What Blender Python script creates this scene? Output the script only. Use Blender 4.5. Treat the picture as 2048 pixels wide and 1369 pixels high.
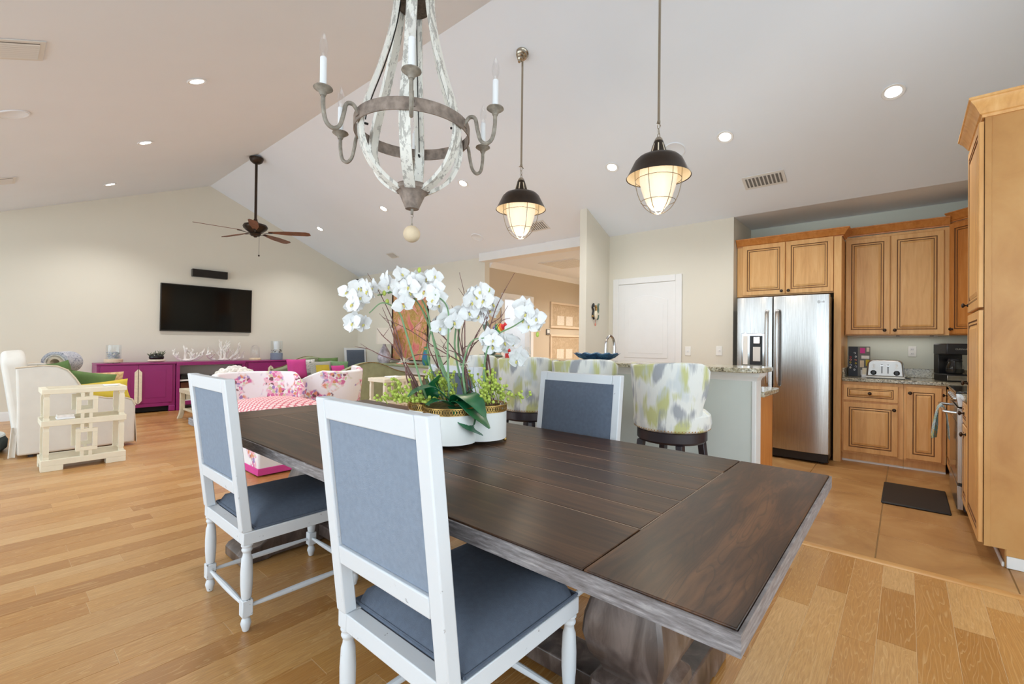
import bpy, bmesh, math, random
from mathutils import Vector, Matrix
random.seed(7)
R = math.radians
scene = bpy.context.scene
for o in list(bpy.data.objects): bpy.data.objects.remove(o)
col = scene.collection

# ---------------------------------------------------------------- camera, world, light, exposure
cam_d = bpy.data.cameras.new('camera'); cam = bpy.data.objects.new('camera', cam_d); col.objects.link(cam)
cam_d.sensor_width = 36.0; cam_d.lens = 911.7/2048*36.0
cam_d.shift_x = -11.46/2048; cam_d.shift_y = -6.1/2048
cam_d.clip_start = .05; cam_d.clip_end = 200
_yaw, _pit, _rol = R(40.405), R(.443), R(.652)
_f = Vector((math.cos(_yaw)*math.cos(_pit), math.sin(_yaw)*math.cos(_pit), math.sin(_pit)))
_r = Vector((math.sin(_yaw), -math.cos(_yaw), 0)); _u = _r.cross(_f)
_r2 = _r*math.cos(_rol)+_u*math.sin(_rol); _u2 = _u*math.cos(_rol)-_r*math.sin(_rol)
M4 = Matrix((( _r2.x,_u2.x,-_f.x,0),(_r2.y,_u2.y,-_f.y,0),(_r2.z,_u2.z,-_f.z,1.24),(0,0,0,1)))
cam.matrix_world = M4
scene.camera = cam

SKY = 4.4          # daylight strength through the windows
LAMP = 1.0         # factor on the room's own and added lamps
world = bpy.data.worlds.new('daylight'); scene.world = world; world.use_nodes = True
bgn = world.node_tree.nodes['Background']; bgn.inputs[0].default_value = (.77,.905,1.0,1); bgn.inputs[1].default_value = SKY
vs = scene.view_settings
vs.view_transform = 'Standard'; vs.look = 'None'; vs.gamma = 1.0; vs.use_curve_mapping = False
vs.exposure = -0.05

# room numbers (metres)
XL, XF, XR, XK = -2.6, -.55, 5.854, 6.66
YB, YK, YT = -2.2, -.95, 10.04
RX, RZ, SR, SL = 2.759, 4.137, -.438, .413
def zc(x): return RZ+SR*(x-RX) if x > RX else RZ+SL*(max(x,XF)-RX)
ZK = zc(XR)
WINDOWS = [(-1.9,1.2),(1.5,4.6),(4.9,8.0),(8.25,9.85)]     # openings in the left wall (y from, y to)
def portal(loc, rot, sx, sy):
    l = bpy.data.lights.new('window_daylight','AREA'); l.shape = 'RECTANGLE'; l.size = sx; l.size_y = sy
    l.cycles.is_portal = True
    o = bpy.data.objects.new('window_daylight', l); col.objects.link(o); o.location = loc; o.rotation_euler = rot
for a,b in WINDOWS: portal((XL-.02,(a+b)/2,1.325),(0,R(-90),0),2.45,b-a)
portal((.9,YB-.02,1.35),(R(90),0,0),4.6,2.1)

# ---------------------------------------------------------------- materials
def lin(c):
    c /= 255.0
    return c/12.92 if c <= .04045 else ((c+.055)/1.055)**2.4
def C(r,g,b): return (lin(r),lin(g),lin(b),1)
MATS = {}
def newmat(name):
    m = bpy.data.materials.new(name); m.use_nodes = True; MATS[name] = m
    nt = m.node_tree; return m, nt, nt.nodes['Principled BSDF']
def N(nt, t, **k):
    n = nt.nodes.new(t)
    for a,v in k.items(): setattr(n,a,v)
    return n
def L(nt,a,b): nt.links.new(a,b)
def coords(nt, scale=(1,1,1), rot=(0,0,0), kind='Object'):
    tc = N(nt,'ShaderNodeTexCoord'); mp = N(nt,'ShaderNodeMapping')
    mp.inputs['Scale'].default_value = scale; mp.inputs['Rotation'].default_value = rot
    if kind == 'World':
        g = N(nt,'ShaderNodeNewGeometry'); L(nt,g.outputs['Position'],mp.inputs[0])
    else: L(nt,tc.outputs[kind],mp.inputs[0])
    return mp.outputs[0]
def noise(nt, vec, scale, detail=3, rough=.5, dist=0):
    n = N(nt,'ShaderNodeTexNoise'); n.inputs['Scale'].default_value = scale; n.inputs['Detail'].default_value = detail
    n.inputs['Roughness'].default_value = rough; n.inputs['Distortion'].default_value = dist
    if vec: L(nt,vec,n.inputs['Vector'])
    return n
def ramp(nt, fac, stops, interp='LINEAR'):
    r = N(nt,'ShaderNodeValToRGB'); e = r.color_ramp.elements; r.color_ramp.interpolation = interp
    while len(e) < len(stops): e.new(.5)
    for i,(p,c) in enumerate(stops): e[i].position = p; e[i].color = c
    L(nt,fac,r.inputs[0]); return r.outputs[0]
def mix(nt, fac, a, b, mode='MIX'):
    m = N(nt,'ShaderNodeMix'); m.data_type = 'RGBA'; m.blend_type = mode
    for s,v in ((0,fac),(6,a),(7,b)):
        if hasattr(v,'is_linked'): L(nt,v,m.inputs[s])
        else: m.inputs[s].default_value = v
    return m.outputs[2]
def math_(nt, op, a, b=0.0, c=None):
    m = N(nt,'ShaderNodeMath'); m.operation = op
    for i,v in enumerate((a,b) if c is None else (a,b,c)):
        if hasattr(v,'is_linked'): L(nt,v,m.inputs[i])
        else: m.inputs[i].default_value = v
    return m.outputs[0]
def bump(nt, bs, h, strength=.2, dist=.01):
    b = N(nt,'ShaderNodeBump'); b.inputs['Strength'].default_value = strength; b.inputs['Distance'].default_value = dist
    L(nt,h,b.inputs['Height']); L(nt,b.outputs[0],bs.inputs['Normal'])
def plain(name, c, rough=.5, metal=0.0, var=.0, vscale=8, bmp=0, bscale=200, spec=None, kind='Object'):
    m, nt, bs = newmat(name)
    bs.inputs['Roughness'].default_value = rough; bs.inputs['Metallic'].default_value = metal
    if spec is not None: bs.inputs['Specular IOR Level'].default_value = spec
    v = coords(nt, kind=kind)
    n = noise(nt, v, vscale, 4)
    d = tuple(x*(1-var) for x in c[:3])+(1,); l = tuple(min(1,x*(1+var)) for x in c[:3])+(1,)
    L(nt, ramp(nt, n.outputs[0], [(.3,d),(.7,l)]), bs.inputs['Base Color'])
    if bmp:
        n2 = noise(nt, v, bscale, 2); bump(nt, bs, n2.outputs[0], bmp, .002)
    return m
def emit(name, c, s):
    m, nt, bs = newmat(name)
    bs.inputs['Base Color'].default_value = c; bs.inputs['Emission Color'].default_value = c; bs.inputs['Emission Strength'].default_value = s
    return m
def glass(name, c=(1,1,1,1), amount=.12, rough=.02):
    m = bpy.data.materials.new(name); m.use_nodes = True; MATS[name] = m
    nt = m.node_tree; nt.nodes.clear()
    out = N(nt,'ShaderNodeOutputMaterial'); mx = N(nt,'ShaderNodeMixShader'); tr = N(nt,'ShaderNodeBsdfTransparent'); gl = N(nt,'ShaderNodeBsdfGlossy')
    lw = N(nt,'ShaderNodeLayerWeight'); lw.inputs[0].default_value = .25
    gl.inputs['Roughness'].default_value = rough; gl.inputs['Color'].default_value = (.95,.97,1,1); tr.inputs['Color'].default_value = c
    f = math_(nt,'MULTIPLY_ADD',lw.outputs['Facing'],.32,amount)
    L(nt,f,mx.inputs[0]); L(nt,tr.outputs[0],mx.inputs[1]); L(nt,gl.outputs[0],mx.inputs[2]); L(nt,mx.outputs[0],out.inputs[0])
    return m
def wood(name, dark, mid, light, scale=(1,1,1), rough=.4, nscale=6, lines=None, kind='Object', bmp=.06, spec=.5):
    """stretched grain: scale is large across the grain, small along it"""
    m, nt, bs = newmat(name); v = coords(nt, scale, kind=kind)
    n = noise(nt, v, nscale, 5, .6, .6); n2 = noise(nt, v, nscale*.3, 2, .5, 1.0)
    f = math_(nt,'ADD',math_(nt,'MULTIPLY',n.outputs[0],.6),math_(nt,'MULTIPLY',n2.outputs[0],.4))
    c = ramp(nt, f, [(.34,dark),(.5,mid),(.66,light)])
    if lines:
        k = math_(nt,'FRACT',math_(nt,'MULTIPLY',n2.outputs[0],lines[0]))
        c = mix(nt, ramp(nt,k,[(0,(lines[2],)*3+(1,)),(lines[1],(0,0,0,1))]), c, lines[3])
    L(nt,c,bs.inputs['Base Color']); bs.inputs['Roughness'].default_value = rough; bs.inputs['Specular IOR Level'].default_value = spec
    bump(nt, bs, n.outputs[0], bmp, .003)
    return m

plain('wall_paint', C(226,221,207), .85, var=.01, vscale=2, kind='World')
plain('wall_tan', C(204,190,168), .85, var=.015, vscale=2, kind='World')
plain('wall_kitchen_paint', C(222,226,214), .85, var=.01, vscale=2, kind='World')
plain('ceiling_paint', C(238,244,252), .9, var=.008, vscale=2, kind='World')
plain('trim_white', C(236,236,235), .45, var=.01)
plain('bar_paint', C(214,221,216), .6, var=.01)
plain('white_gloss', C(240,240,236), .3)
plain('white_plastic', C(240,239,234), .4)
plain('cream_lacquer', C(238,231,208), .35, var=.03, vscale=14)
plain('cream_leather', C(214,204,178), .45, var=.06, vscale=30)
plain('magenta_lacquer', C(150,42,112), .35, var=.02)
plain('magenta_dark', C(112,28,66), .4, var=.02)
plain('black_gloss', C(16,15,15), .12, var=.1)
plain('tv_screen', C(13,13,12), .08, spec=.35)
plain('tv_bezel', C(34,31,27), .35)
plain('speaker_cloth', C(38,34,29), .9, bmp=.3, bscale=400)
plain('black_plastic', C(28,28,31), .35)
plain('dark_rubber', C(30,26,24), .6)
plain('bronze', C(58,46,36), .35, .6, var=.15, vscale=20)
plain('nickel', C(176,166,150), .22, 1.0)
plain('brass', C(190,154,92), .35, 1.0, var=.2, vscale=40)
plain('brass_leg', C(150,110,60), .3, 1.0)
plain('chrome', C(200,200,202), .12, 1.0)
plain('knob_bronze', C(70,58,50), .3, .8, var=.2, vscale=60)
plain('slip_linen', C(226,222,214), .9, bmp=.15, bscale=300, var=.03)
plain('slip_piping', C(222,208,186), .9)
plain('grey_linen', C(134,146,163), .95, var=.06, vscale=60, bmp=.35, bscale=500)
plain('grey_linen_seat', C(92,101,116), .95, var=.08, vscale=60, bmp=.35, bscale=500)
plain('green_velvet', C(150,157,124), .8, var=.12, vscale=9)
plain('green_pillow', C(100,128,72), .85, var=.15, vscale=7)
plain('pink_pillow', C(214,72,150), .85, var=.05)
plain('yellow_pillow', C(216,190,66), .85, var=.08)
plain('dark_stool_wood', C(46,38,44), .35, var=.1)
plain('orchid_white', C(246,246,246), .55, var=.02, spec=.3)
plain('orchid_lip', C(226,214,120), .5, var=.2, vscale=60)
plain('stem_green', C(122,158,112), .5, var=.12, vscale=20)
plain('twig_brown', C(124,88,84), .8, var=.3, vscale=30)
plain('leaf_green', C(26,108,66), .3, var=.25, vscale=12)
plain('berry_green', C(190,208,92), .4, var=.12, vscale=30)
plain('moss', C(128,108,66), .95, var=.4, vscale=60, bmp=.8, bscale=80)
plain('raffia', C(214,204,184), .9, var=.15)
plain('pot_white', C(244,244,240), .35)
plain('dog_bed', C(70,74,70), .95, var=.1)
plain('navy_fabric', C(70,84,112), .95, var=.1)
plain('coral_white', C(240,236,230), .8, var=.06, vscale=40, bmp=.4, bscale=90)
plain('statue_green', C(104,122,108), .7, var=.2, vscale=14)
plain('red_paint', C(206,30,28), .4)
plain('bulb_glass_milk', C(250,250,246), .3)
plain('candle_white', C(238,241,244), .5)
plain('lamp_shade', C(236,230,220), .9)
plain('lamp_ceramic', C(196,190,204), .4, var=.35, vscale=18)
plain('vent_white', C(226,225,221), .6)
plain('vent_dark', C(120,118,114), .8)
plain('toaster_steel', C(176,172,168), .34, 1.0, var=.04)
plain('paper_white', C(244,244,246), .6)
plain('book_brown', C(110,66,38), .6, var=.2)
plain('book_coral', C(226,140,120), .7, var=.3, vscale=12)
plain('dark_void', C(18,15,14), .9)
plain('blade_wood', C(120,72,42), .5, var=.25, vscale=12)
plain('paint_box_dark', C(26,30,40), .5)
plain('grout', C(150,116,72), .9)
plain('joint_filler', C(232,206,164), .8)
plain('seam_wax', C(170,150,132), .7)
plain('toaster_black', C(40,40,44), .3)
plain('picture_mat', C(224,212,194), .7, var=.1, vscale=40)
plain('picture_frame', C(220,200,174), .5)
plain('ivory', C(240,228,202), .5, var=.08, vscale=30)
emit('downlight_glow', (1,.98,.94,1), 9.0)
glass('window_glass', amount=.02); glass('clear_glass', (.97,.98,.98,1), .03); glass('bulb_glass', (.98,.98,.98,1), .08)
# stainless: vertical brushing
def stainless():
    m, nt, bs = newmat('stainless'); v = coords(nt,(60,60,.6)); n = noise(nt,v,8,3)
    L(nt,ramp(nt,n.outputs[0],[(.3,C(168,165,162)),(.7,C(196,193,190))]),bs.inputs['Base Color'])
    bs.inputs['Metallic'].default_value = 1; bs.inputs['Roughness'].default_value = .24
    bump(nt,bs,n.outputs[0],.05,.002)
stainless()
wood('maple', C(216,158,94), C(230,176,110), C(238,190,126), (9,9,1.0), .38, 3.0, bmp=.02)
plain('maple_glaze', C(118,74,38), .5)
wood('maple_side', C(182,128,70), C(196,144,84), C(206,158,98), (2.2,2.2,1.2), .38, 2.4, bmp=.02)
wood('maple_orange', C(188,116,52), C(204,132,64), C(214,146,80), (9,9,1.0), .4, 3.0, bmp=.02)
wood('table_wood_y', C(44,29,21), C(70,47,31), C(102,70,45), (14,1.1,6), .33, 2.6, kind='World', spec=.3, bmp=.012)
wood('table_wood_x', C(42,28,20), C(74,48,31), C(116,78,50), (1.6,12,6), .33, 2.2, kind='World', spec=.4, bmp=.012, lines=(22,.35,.55,C(40,28,22)))
wood('table_base_wood', C(52,42,38), C(86,72,66), C(126,112,106), (4,4,1.2), .32, 4.0, spec=.6)
def edge_wood():
    m, nt, bs = newmat('table_edge'); v = coords(nt,(3,3,30),kind='World'); n = noise(nt,v,5,5,.65)
    n2 = noise(nt,coords(nt,(1,1,1),kind='World'),7,4)
    c = ramp(nt,n.outputs[0],[(.3,C(84,78,78)),(.55,C(132,128,130)),(.75,C(176,172,172))])
    c = mix(nt,ramp(nt,n2.outputs[0],[(.68,(0,0,0,1)),(.74,(1,1,1,1))]),c,C(214,208,200))
    L(nt,c,bs.inputs['Base Color']); bs.inputs['Roughness'].default_value = .38
edge_wood()
def distressed(name, base, under, amount, rough=.5, scale=14, st=(1,1,1)):
    m, nt, bs = newmat(name); v = coords(nt,st); n = noise(nt,v,scale,6,.75)
    g = N(nt,'ShaderNodeNewGeometry')
    f = math_(nt,'ADD',math_(nt,'MULTIPLY',n.outputs[0],1.0),math_(nt,'MULTIPLY',math_(nt,'SUBTRACT',g.outputs['Pointiness'],.5),1.2))
    L(nt,mix(nt,ramp(nt,f,[(amount,(0,0,0,1)),(amount+.02,(1,1,1,1))]),base,under),bs.inputs['Base Color'])
    bs.inputs['Roughness'].default_value = rough; bump(nt,bs,n.outputs[0],.1,.002)
distressed('chair_paint', C(218,221,225), C(110,104,100), .735, .5, 22)
distressed('stave_paint', C(238,237,230), C(186,184,178), .67, .7, 34, (1,1,.22))
plain('rusty_iron', C(146,132,122), .7, .2, var=.35, vscale=30, bmp=.4, bscale=90)
plain('hub_iron', C(88,76,66), .7, .2, var=.5, vscale=60)
plain('arm_iron', C(150,143,132), .6, .3, var=.3, vscale=40)
plain('ball_wood', C(222,202,172), .7, var=.08, vscale=20)
def plank_mat():
    m, nt, bs = newmat('oak_planks')
    at = N(nt,'ShaderNodeAttribute'); at.attribute_name = 'rnd'
    g = N(nt,'ShaderNodeNewGeometry'); off = N(nt,'ShaderNodeVectorMath'); off.operation = 'ADD'
    cmb = N(nt,'ShaderNodeCombineXYZ'); L(nt,math_(nt,'MULTIPLY',at.outputs['Fac'],37.0),cmb.inputs[0]); L(nt,math_(nt,'MULTIPLY',at.outputs['Fac'],91.0),cmb.inputs[1])
    L(nt,g.outputs['Position'],off.inputs[0]); L(nt,cmb.outputs[0],off.inputs[1])
    mp = N(nt,'ShaderNodeMapping'); mp.inputs['Scale'].default_value = (.55,6.5,1); L(nt,off.outputs[0],mp.inputs[0])
    n = noise(nt,mp.outputs[0],1.5,3,.5,.5); fine = noise(nt,mp.outputs[0],22,4,.7)
    base = ramp(nt,at.outputs['Fac'],[(0,C(170,116,54)),(.25,C(190,136,72)),(.45,C(202,152,90)),(.6,C(206,162,106)),(.75,C(184,128,64)),(.9,C(200,152,94)),(1,C(190,138,72))])
    base = mix(nt,ramp(nt,fine.outputs[0],[(.35,(.4,.4,.4,1)),(.58,(0,0,0,1))]),base,C(150,100,50))
    k = math_(nt,'FRACT',math_(nt,'MULTIPLY',n.outputs[0],26.0))
    base = mix(nt,ramp(nt,k,[(0,(.42,)*3+(1,)),(.22,(0,0,0,1))]),base,C(226,190,138))
    L(nt,base,bs.inputs['Base Color']); bs.inputs['Roughness'].default_value = .30; bs.inputs['Specular IOR Level'].default_value = .75
    bump(nt,bs,fine.outputs[0],.08,.002)
plank_mat()
def tile_mat():
    m, nt, bs = newmat('stone_tile'); v = coords(nt,(1,1,1),(0,0,.5),'World')
    n = noise(nt,v,2.2,6,.6,1.2)
    L(nt,ramp(nt,n.outputs[0],[(.3,C(158,112,64)),(.5,C(176,130,78)),(.7,C(192,150,98))]),bs.inputs['Base Color'])
    bs.inputs['Roughness'].default_value = .42; bump(nt,bs,n.outputs[0],.1,.004)
tile_mat()
def granite():
    m, nt, bs = newmat('granite'); v = coords(nt,kind='World')
    vo = N(nt,'ShaderNodeTexVoronoi'); vo.inputs['Scale'].default_value = 95; L(nt,v,vo.inputs['Vector'])
    n = noise(nt,v,34,4,.7)
    s = N(nt,'ShaderNodeSeparateColor'); L(nt,vo.outputs['Color'],s.inputs[0])
    c = ramp(nt,s.outputs[0],[(0,C(58,52,44)),(.16,C(120,110,92)),(.4,C(168,158,132)),(.75,C(206,200,180)),(1,C(150,140,112))])
    c = mix(nt,ramp(nt,n.outputs[0],[(.42,(0,0,0,1)),(.62,(.7,.7,.7,1))]),c,C(150,142,118))
    L(nt,c,bs.inputs['Base Color']); bs.inputs['Roughness'].default_value = .15
granite()
def ikat():
    m, nt, bs = newmat('ikat_fabric')
    jag = noise(nt,coords(nt,(1,1,.10)),95,2); jj = math_(nt,'MULTIPLY',math_(nt,'SUBTRACT',jag.outputs[0],.5),.16)
    a = noise(nt,coords(nt,(1,1,.55)),8.5,1.2,.5,.2); mp = coords(nt,(1,1,.5)); b = noise(nt,mp,9.5,1.2,.5,.2); b.noise_dimensions = '4D'; b.inputs['W'].default_value = 3.7
    c = mix(nt,ramp(nt,math_(nt,'ADD',b.outputs[0],jj),[(.50,(0,0,0,1)),(.585,(.95,.95,.95,1))]),C(234,236,232),C(200,203,140))
    c = mix(nt,ramp(nt,math_(nt,'ADD',a.outputs[0],jj),[(.535,(0,0,0,1)),(.62,(.9,.9,.9,1))]),c,C(158,162,170))
    c = mix(nt,ramp(nt,math_(nt,'ADD',a.outputs[0],jj),[(.33,(.7,.7,.7,1)),(.42,(0,0,0,1))]),c,C(206,214,218))
    L(nt,c,bs.inputs['Base Color']); bs.inputs['Roughness'].default_value = .9
ikat()
def floral():
    m, nt, bs = newmat('floral_fabric'); v = coords(nt)
    w = noise(nt,v,9,3); vm = N(nt,'ShaderNodeVectorMath'); vm.operation = 'MULTIPLY_ADD'
    L(nt,w.outputs['Color'],vm.inputs[0]); vm.inputs[1].default_value = (.09,.09,.09); L(nt,v,vm.inputs[2])
    vo = N(nt,'ShaderNodeTexVoronoi'); vo.inputs['Scale'].default_value = 26; L(nt,vm.outputs[0],vo.inputs['Vector'])
    s = N(nt,'ShaderNodeSeparateColor'); L(nt,vo.outputs['Color'],s.inputs[0])
    flowers = ramp(nt,s.outputs[0],[(0,C(216,120,166)),(.18,C(236,176,200)),(.34,C(164,136,190)),(.46,C(206,206,166)),(.58,C(222,150,116)),(.70,C(130,86,96)),(.78,C(238,196,204)),(.9,C(240,236,236))],'CONSTANT')
    big = noise(nt,v,4.2,2,.5,.4)
    mask = math_(nt,'MULTIPLY',ramp(nt,big.outputs[0],[(.50,(0,0,0,1)),(.55,(1,1,1,1))]),ramp(nt,vo.outputs['Distance'],[(.62,(1,1,1,1)),(.8,(0,0,0,1))]))
    L(nt,mix(nt,mask,C(240,237,240),flowers),bs.inputs['Base Color']); bs.inputs['Roughness'].default_value = .9
floral()
def lattice(name, a, b, s=60):
    m, nt, bs = newmat(name); tc = coords(nt,(s,s,s),(0,0,R(45)))
    sp = N(nt,'ShaderNodeSeparateXYZ'); L(nt,tc,sp.inputs[0])
    f = math_(nt,'MULTIPLY',math_(nt,'SINE',math_(nt,'ADD',sp.outputs[0],sp.outputs[2])),math_(nt,'SINE',math_(nt,'SUBTRACT',sp.outputs[1],sp.outputs[2])))
    f = math_(nt,'ABSOLUTE',f)
    L(nt,ramp(nt,f,[(.28,a),(.42,b)]),bs.inputs['Base Color']); bs.inputs['Roughness'].default_value = .9
lattice('pink_lattice', C(208,116,128), C(240,208,208), 58)
lattice('tan_lattice', C(206,166,116), C(222,188,140), 60)
lattice('mono_pattern', C(60,62,60), C(226,222,210), 160)
def art(name, stops, sc=3.0, st=(1,1,1)):
    m, nt, bs = newmat(name); n = noise(nt,coords(nt,st),sc,6,.65,1.5)
    L(nt,ramp(nt,n.outputs[0],stops),bs.inputs['Base Color']); bs.inputs['Roughness'].default_value = .6
art('abstract_painting', [(.3,C(200,92,92)),(.42,C(230,140,134)),(.48,C(206,170,110)),(.52,C(176,140,56)),(.57,C(226,160,140)),(.7,C(238,196,190))], 2.6, (1,1,.7))
art('floral_pillow', [(.3,C(90,110,130)),(.45,C(216,214,210)),(.6,C(236,234,230)),(.75,C(180,120,110))], 16)
art('paisley', [(.35,C(120,128,150)),(.5,C(206,206,212)),(.65,C(96,104,130))], 26)
art('towel_print', [(.34,C(60,130,156)),(.45,C(222,228,230)),(.55,C(120,180,190)),(.62,C(206,190,90)),(.7,C(226,140,170))], 11)
art('blue_glaze', [(.3,C(20,36,60)),(.5,C(38,84,124)),(.7,C(92,140,160))], 22)
art('shell_mix', [(.35,C(96,88,160)),(.47,C(206,206,222)),(.56,C(120,150,120)),(.66,C(150,140,196))], 30)
art('terrarium', [(.3,C(34,42,32)),(.5,C(90,104,80)),(.65,C(190,180,150)),(.75,C(40,46,40))], 26)
art('tan_sketch', [(.3,C(178,156,128)),(.5,C(190,168,138)),(.62,C(200,180,152)),(.8,C(220,206,184))], 10)
art('rainbow', [(.2,C(120,60,160)),(.35,C(60,90,190)),(.5,C(60,150,80)),(.62,C(236,190,60)),(.75,C(220,60,50))], 3)
def stripes():
    m, nt, bs = newmat('rainbow_stripes'); sp = N(nt,'ShaderNodeSeparateXYZ'); L(nt,coords(nt),sp.inputs[0])
    f = math_(nt,'MULTIPLY_ADD',sp.outputs[0],7.0,.5)
    L(nt,ramp(nt,f,[(0,C(170,90,190)),(.17,C(60,70,180)),(.3,C(190,200,240)),(.42,C(30,120,90)),(.55,C(110,180,80)),(.66,C(240,200,70)),(.76,C(230,110,50)),(.88,C(214,40,50))],'CONSTANT'),bs.inputs['Base Color'])
stripes()
def pend_glass():
    m, nt, bs = newmat('pendant_glass'); bs.inputs['Base Color'].default_value = (.8,.70,.56,1)
    bs.inputs['Emission Color'].default_value = (1,.84,.60,1); bs.inputs['Emission Strength'].default_value = .55; bs.inputs['Roughness'].default_value = .3
pend_glass()
plain('shade_inside', C(236,222,196), .6)
def mat(n): return MATS[n]

# ---------------------------------------------------------------- mesh helpers
class MB:
    def __init__(s): s.v=[]; s.f=[]; s.m=[]
    def add(s, vs_, fs_, mi=0):
        b = len(s.v); s.v += [tuple(p) for p in vs_]
        s.f += [tuple(i+b for i in f) for f in fs_]; s.m += [mi]*len(fs_); return s
    def box(s, x0,x1,y0,y1,z0,z1, mi=0):
        return s.add([(x0,y0,z0),(x1,y0,z0),(x1,y1,z0),(x0,y1,z0),(x0,y0,z1),(x1,y0,z1),(x1,y1,z1),(x0,y1,z1)],
            [(3,2,1,0),(4,5,6,7),(0,1,5,4),(1,2,6,5),(2,3,7,6),(3,0,4,7)], mi)
    def prism(s, poly, axis, a, b, mi=0):
        n = len(poly)
        def P(p,w): return {'x':(w,p[0],p[1]),'y':(p[0],w,p[1]),'z':(p[0],p[1],w)}[axis]
        return s.add([P(p,a) for p in poly]+[P(p,b) for p in poly],
            [tuple(range(n))[::-1], tuple(range(n,2*n))]+[(i,(i+1)%n,n+(i+1)%n,n+i) for i in range(n)], mi)
    def rings(s, rs, cap0=True, cap1=True, closed=True, mi=0):
        n = len(rs[0]); vs_ = [p for r in rs for p in r]; fs_ = []
        for i in range(len(rs)-1):
            for j in range(n if closed else n-1):
                k = (j+1)%n; fs_.append((i*n+j,i*n+k,(i+1)*n+k,(i+1)*n+j))
        if cap0: fs_.append(tuple(range(n))[::-1])
        if cap1: fs_.append(tuple(range((len(rs)-1)*n,len(rs)*n)))
        return s.add(vs_,fs_,mi)
    def lathe(s, prof, c=(0,0,0), n=20, mi=0, cap=True, a0=0):
        rs = [[(c[0]+max(r,1e-4)*math.cos(a0+2*math.pi*k/n),c[1]+max(r,1e-4)*math.sin(a0+2*math.pi*k/n),c[2]+z) for k in range(n)] for r,z in prof]
        return s.rings(rs,cap,cap,True,mi)
    def tube(s, pts, rad, n=8, mi=0, cap=True, flat=None):
        pts = [Vector(p) for p in pts]; rs = []; up = None
        for i,p in enumerate(pts):
            d = (pts[min(i+1,len(pts)-1)]-pts[max(i-1,0)]).normalized()
            if up is None:
                up = Vector((0,0,1)) if abs(d.z) < .95 else Vector((1,0,0))
            a = d.cross(up); a = a.normalized() if a.length > 1e-6 else Vector((1,0,0)); b = a.cross(d).normalized(); up = b
            r = rad[i] if isinstance(rad,(list,tuple)) else rad
            fx, fy = flat if flat else (1,1)
            rs.append([p+(a*math.cos(2*math.pi*k/n+math.pi/n)*fx+b*math.sin(2*math.pi*k/n+math.pi/n)*fy)*r for k in range(n)])
        return s.rings(rs,cap,cap,True,mi)
    def ball(s, c, r, n=12, k=7, mi=0, sc=(1,1,1)):
        rs = [[(c[0]+r*sc[0]*math.sin(math.pi*i/k)*math.cos(2*math.pi*j/n),c[1]+r*sc[1]*math.sin(math.pi*i/k)*math.sin(2*math.pi*j/n),c[2]-r*sc[2]*math.cos(math.pi*i/k)) for j in range(n)] for i in range(1,k)]
        b = len(s.v); s.rings(rs,False,False,True,mi)
        lo, hi = len(s.v), len(s.v)+1
        s.v += [(c[0],c[1],c[2]-r*sc[2]),(c[0],c[1],c[2]+r*sc[2])]
        for j in range(n):
            s.f.append((b+(j+1)%n,b+j,lo)); s.f.append((b+(k-2)*n+j,b+(k-2)*n+(j+1)%n,hi)); s.m += [mi,mi]
        return s
    def grid(s, fn, nu, nv, mi=0, thick=0):
        P = [[Vector(fn(i/nu,j/nv)) for j in range(nv+1)] for i in range(nu+1)]
        if not thick:
            return s.add([p for row in P for p in row],[(i*(nv+1)+j,(i+1)*(nv+1)+j,(i+1)*(nv+1)+j+1,i*(nv+1)+j+1) for i in range(nu) for j in range(nv)],mi)
        Q = []
        for i in range(nu+1):
            q = []
            for j in range(nv+1):
                du = P[min(i+1,nu)][j]-P[max(i-1,0)][j]; dv = P[i][min(j+1,nv)]-P[i][max(j-1,0)]
                q.append(P[i][j]+du.cross(dv).normalized()*thick)
            Q.append(q)
        n = nv+1; K = (nu+1)*n; F = []
        for i in range(nu):
            for j in range(nv):
                F.append((i*n+j,(i+1)*n+j,(i+1)*n+j+1,i*n+j+1)); F.append((K+i*n+j,K+i*n+j+1,K+(i+1)*n+j+1,K+(i+1)*n+j))
        B = [i*n for i in range(nu+1)]+[nu*n+j for j in range(1,nv+1)]+[i*n+nv for i in range(nu-1,-1,-1)]+[j for j in range(nv-1,0,-1)]
        for a in range(len(B)): b = (a+1)%len(B); F.append((B[a],B[b],K+B[b],K+B[a]))
        return s.add([p for r in P for p in r]+[p for r in Q for p in r],F,mi)
    def sweep(s, path, prof, closed=False, mi=0):
        """prof (out, z) swept along a plan path; out is to the right of travel, corners mitred"""
        n = len(path); rs = []
        for i in range(n):
            p = Vector(path[i]); d0 = (p-Vector(path[i-1])).normalized() if (i or closed) else None
            d1 = (Vector(path[(i+1)%n])-p).normalized() if (i < n-1 or closed) else None
            ns = [Vector((d.y,-d.x)) for d in (d0,d1) if d is not None]
            m = sum(ns,Vector((0,0))); m = m/ m.length**2*len(ns) if len(ns) == 2 else m
            rs.append([(p.x+m.x*o,p.y+m.y*o,z) for o,z in prof])
        if closed: rs.append(rs[0])
        return s.rings(rs,not closed,not closed,True,mi)
    def xf(s, M):
        s.v = [tuple(M@Vector(p)) for p in s.v]; return s
    def mesh(s, name, mats, smooth=True, angle=35):
        me = bpy.data.meshes.new(name); me.from_pydata(s.v,[],s.f)
        for m in ([mats] if isinstance(mats,str) else mats): me.materials.append(MATS[m])
        for p,i in zip(me.polygons,s.m): p.material_index = i
        bm = bmesh.new(); bm.from_mesh(me); bmesh.ops.recalc_face_normals(bm,faces=bm.faces); bm.to_mesh(me); bm.free()
        if smooth:
            me.polygons.foreach_set('use_smooth',[True]*len(me.polygons)); me.set_sharp_from_angle(angle=R(angle))
        me.update(); return me
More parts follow.
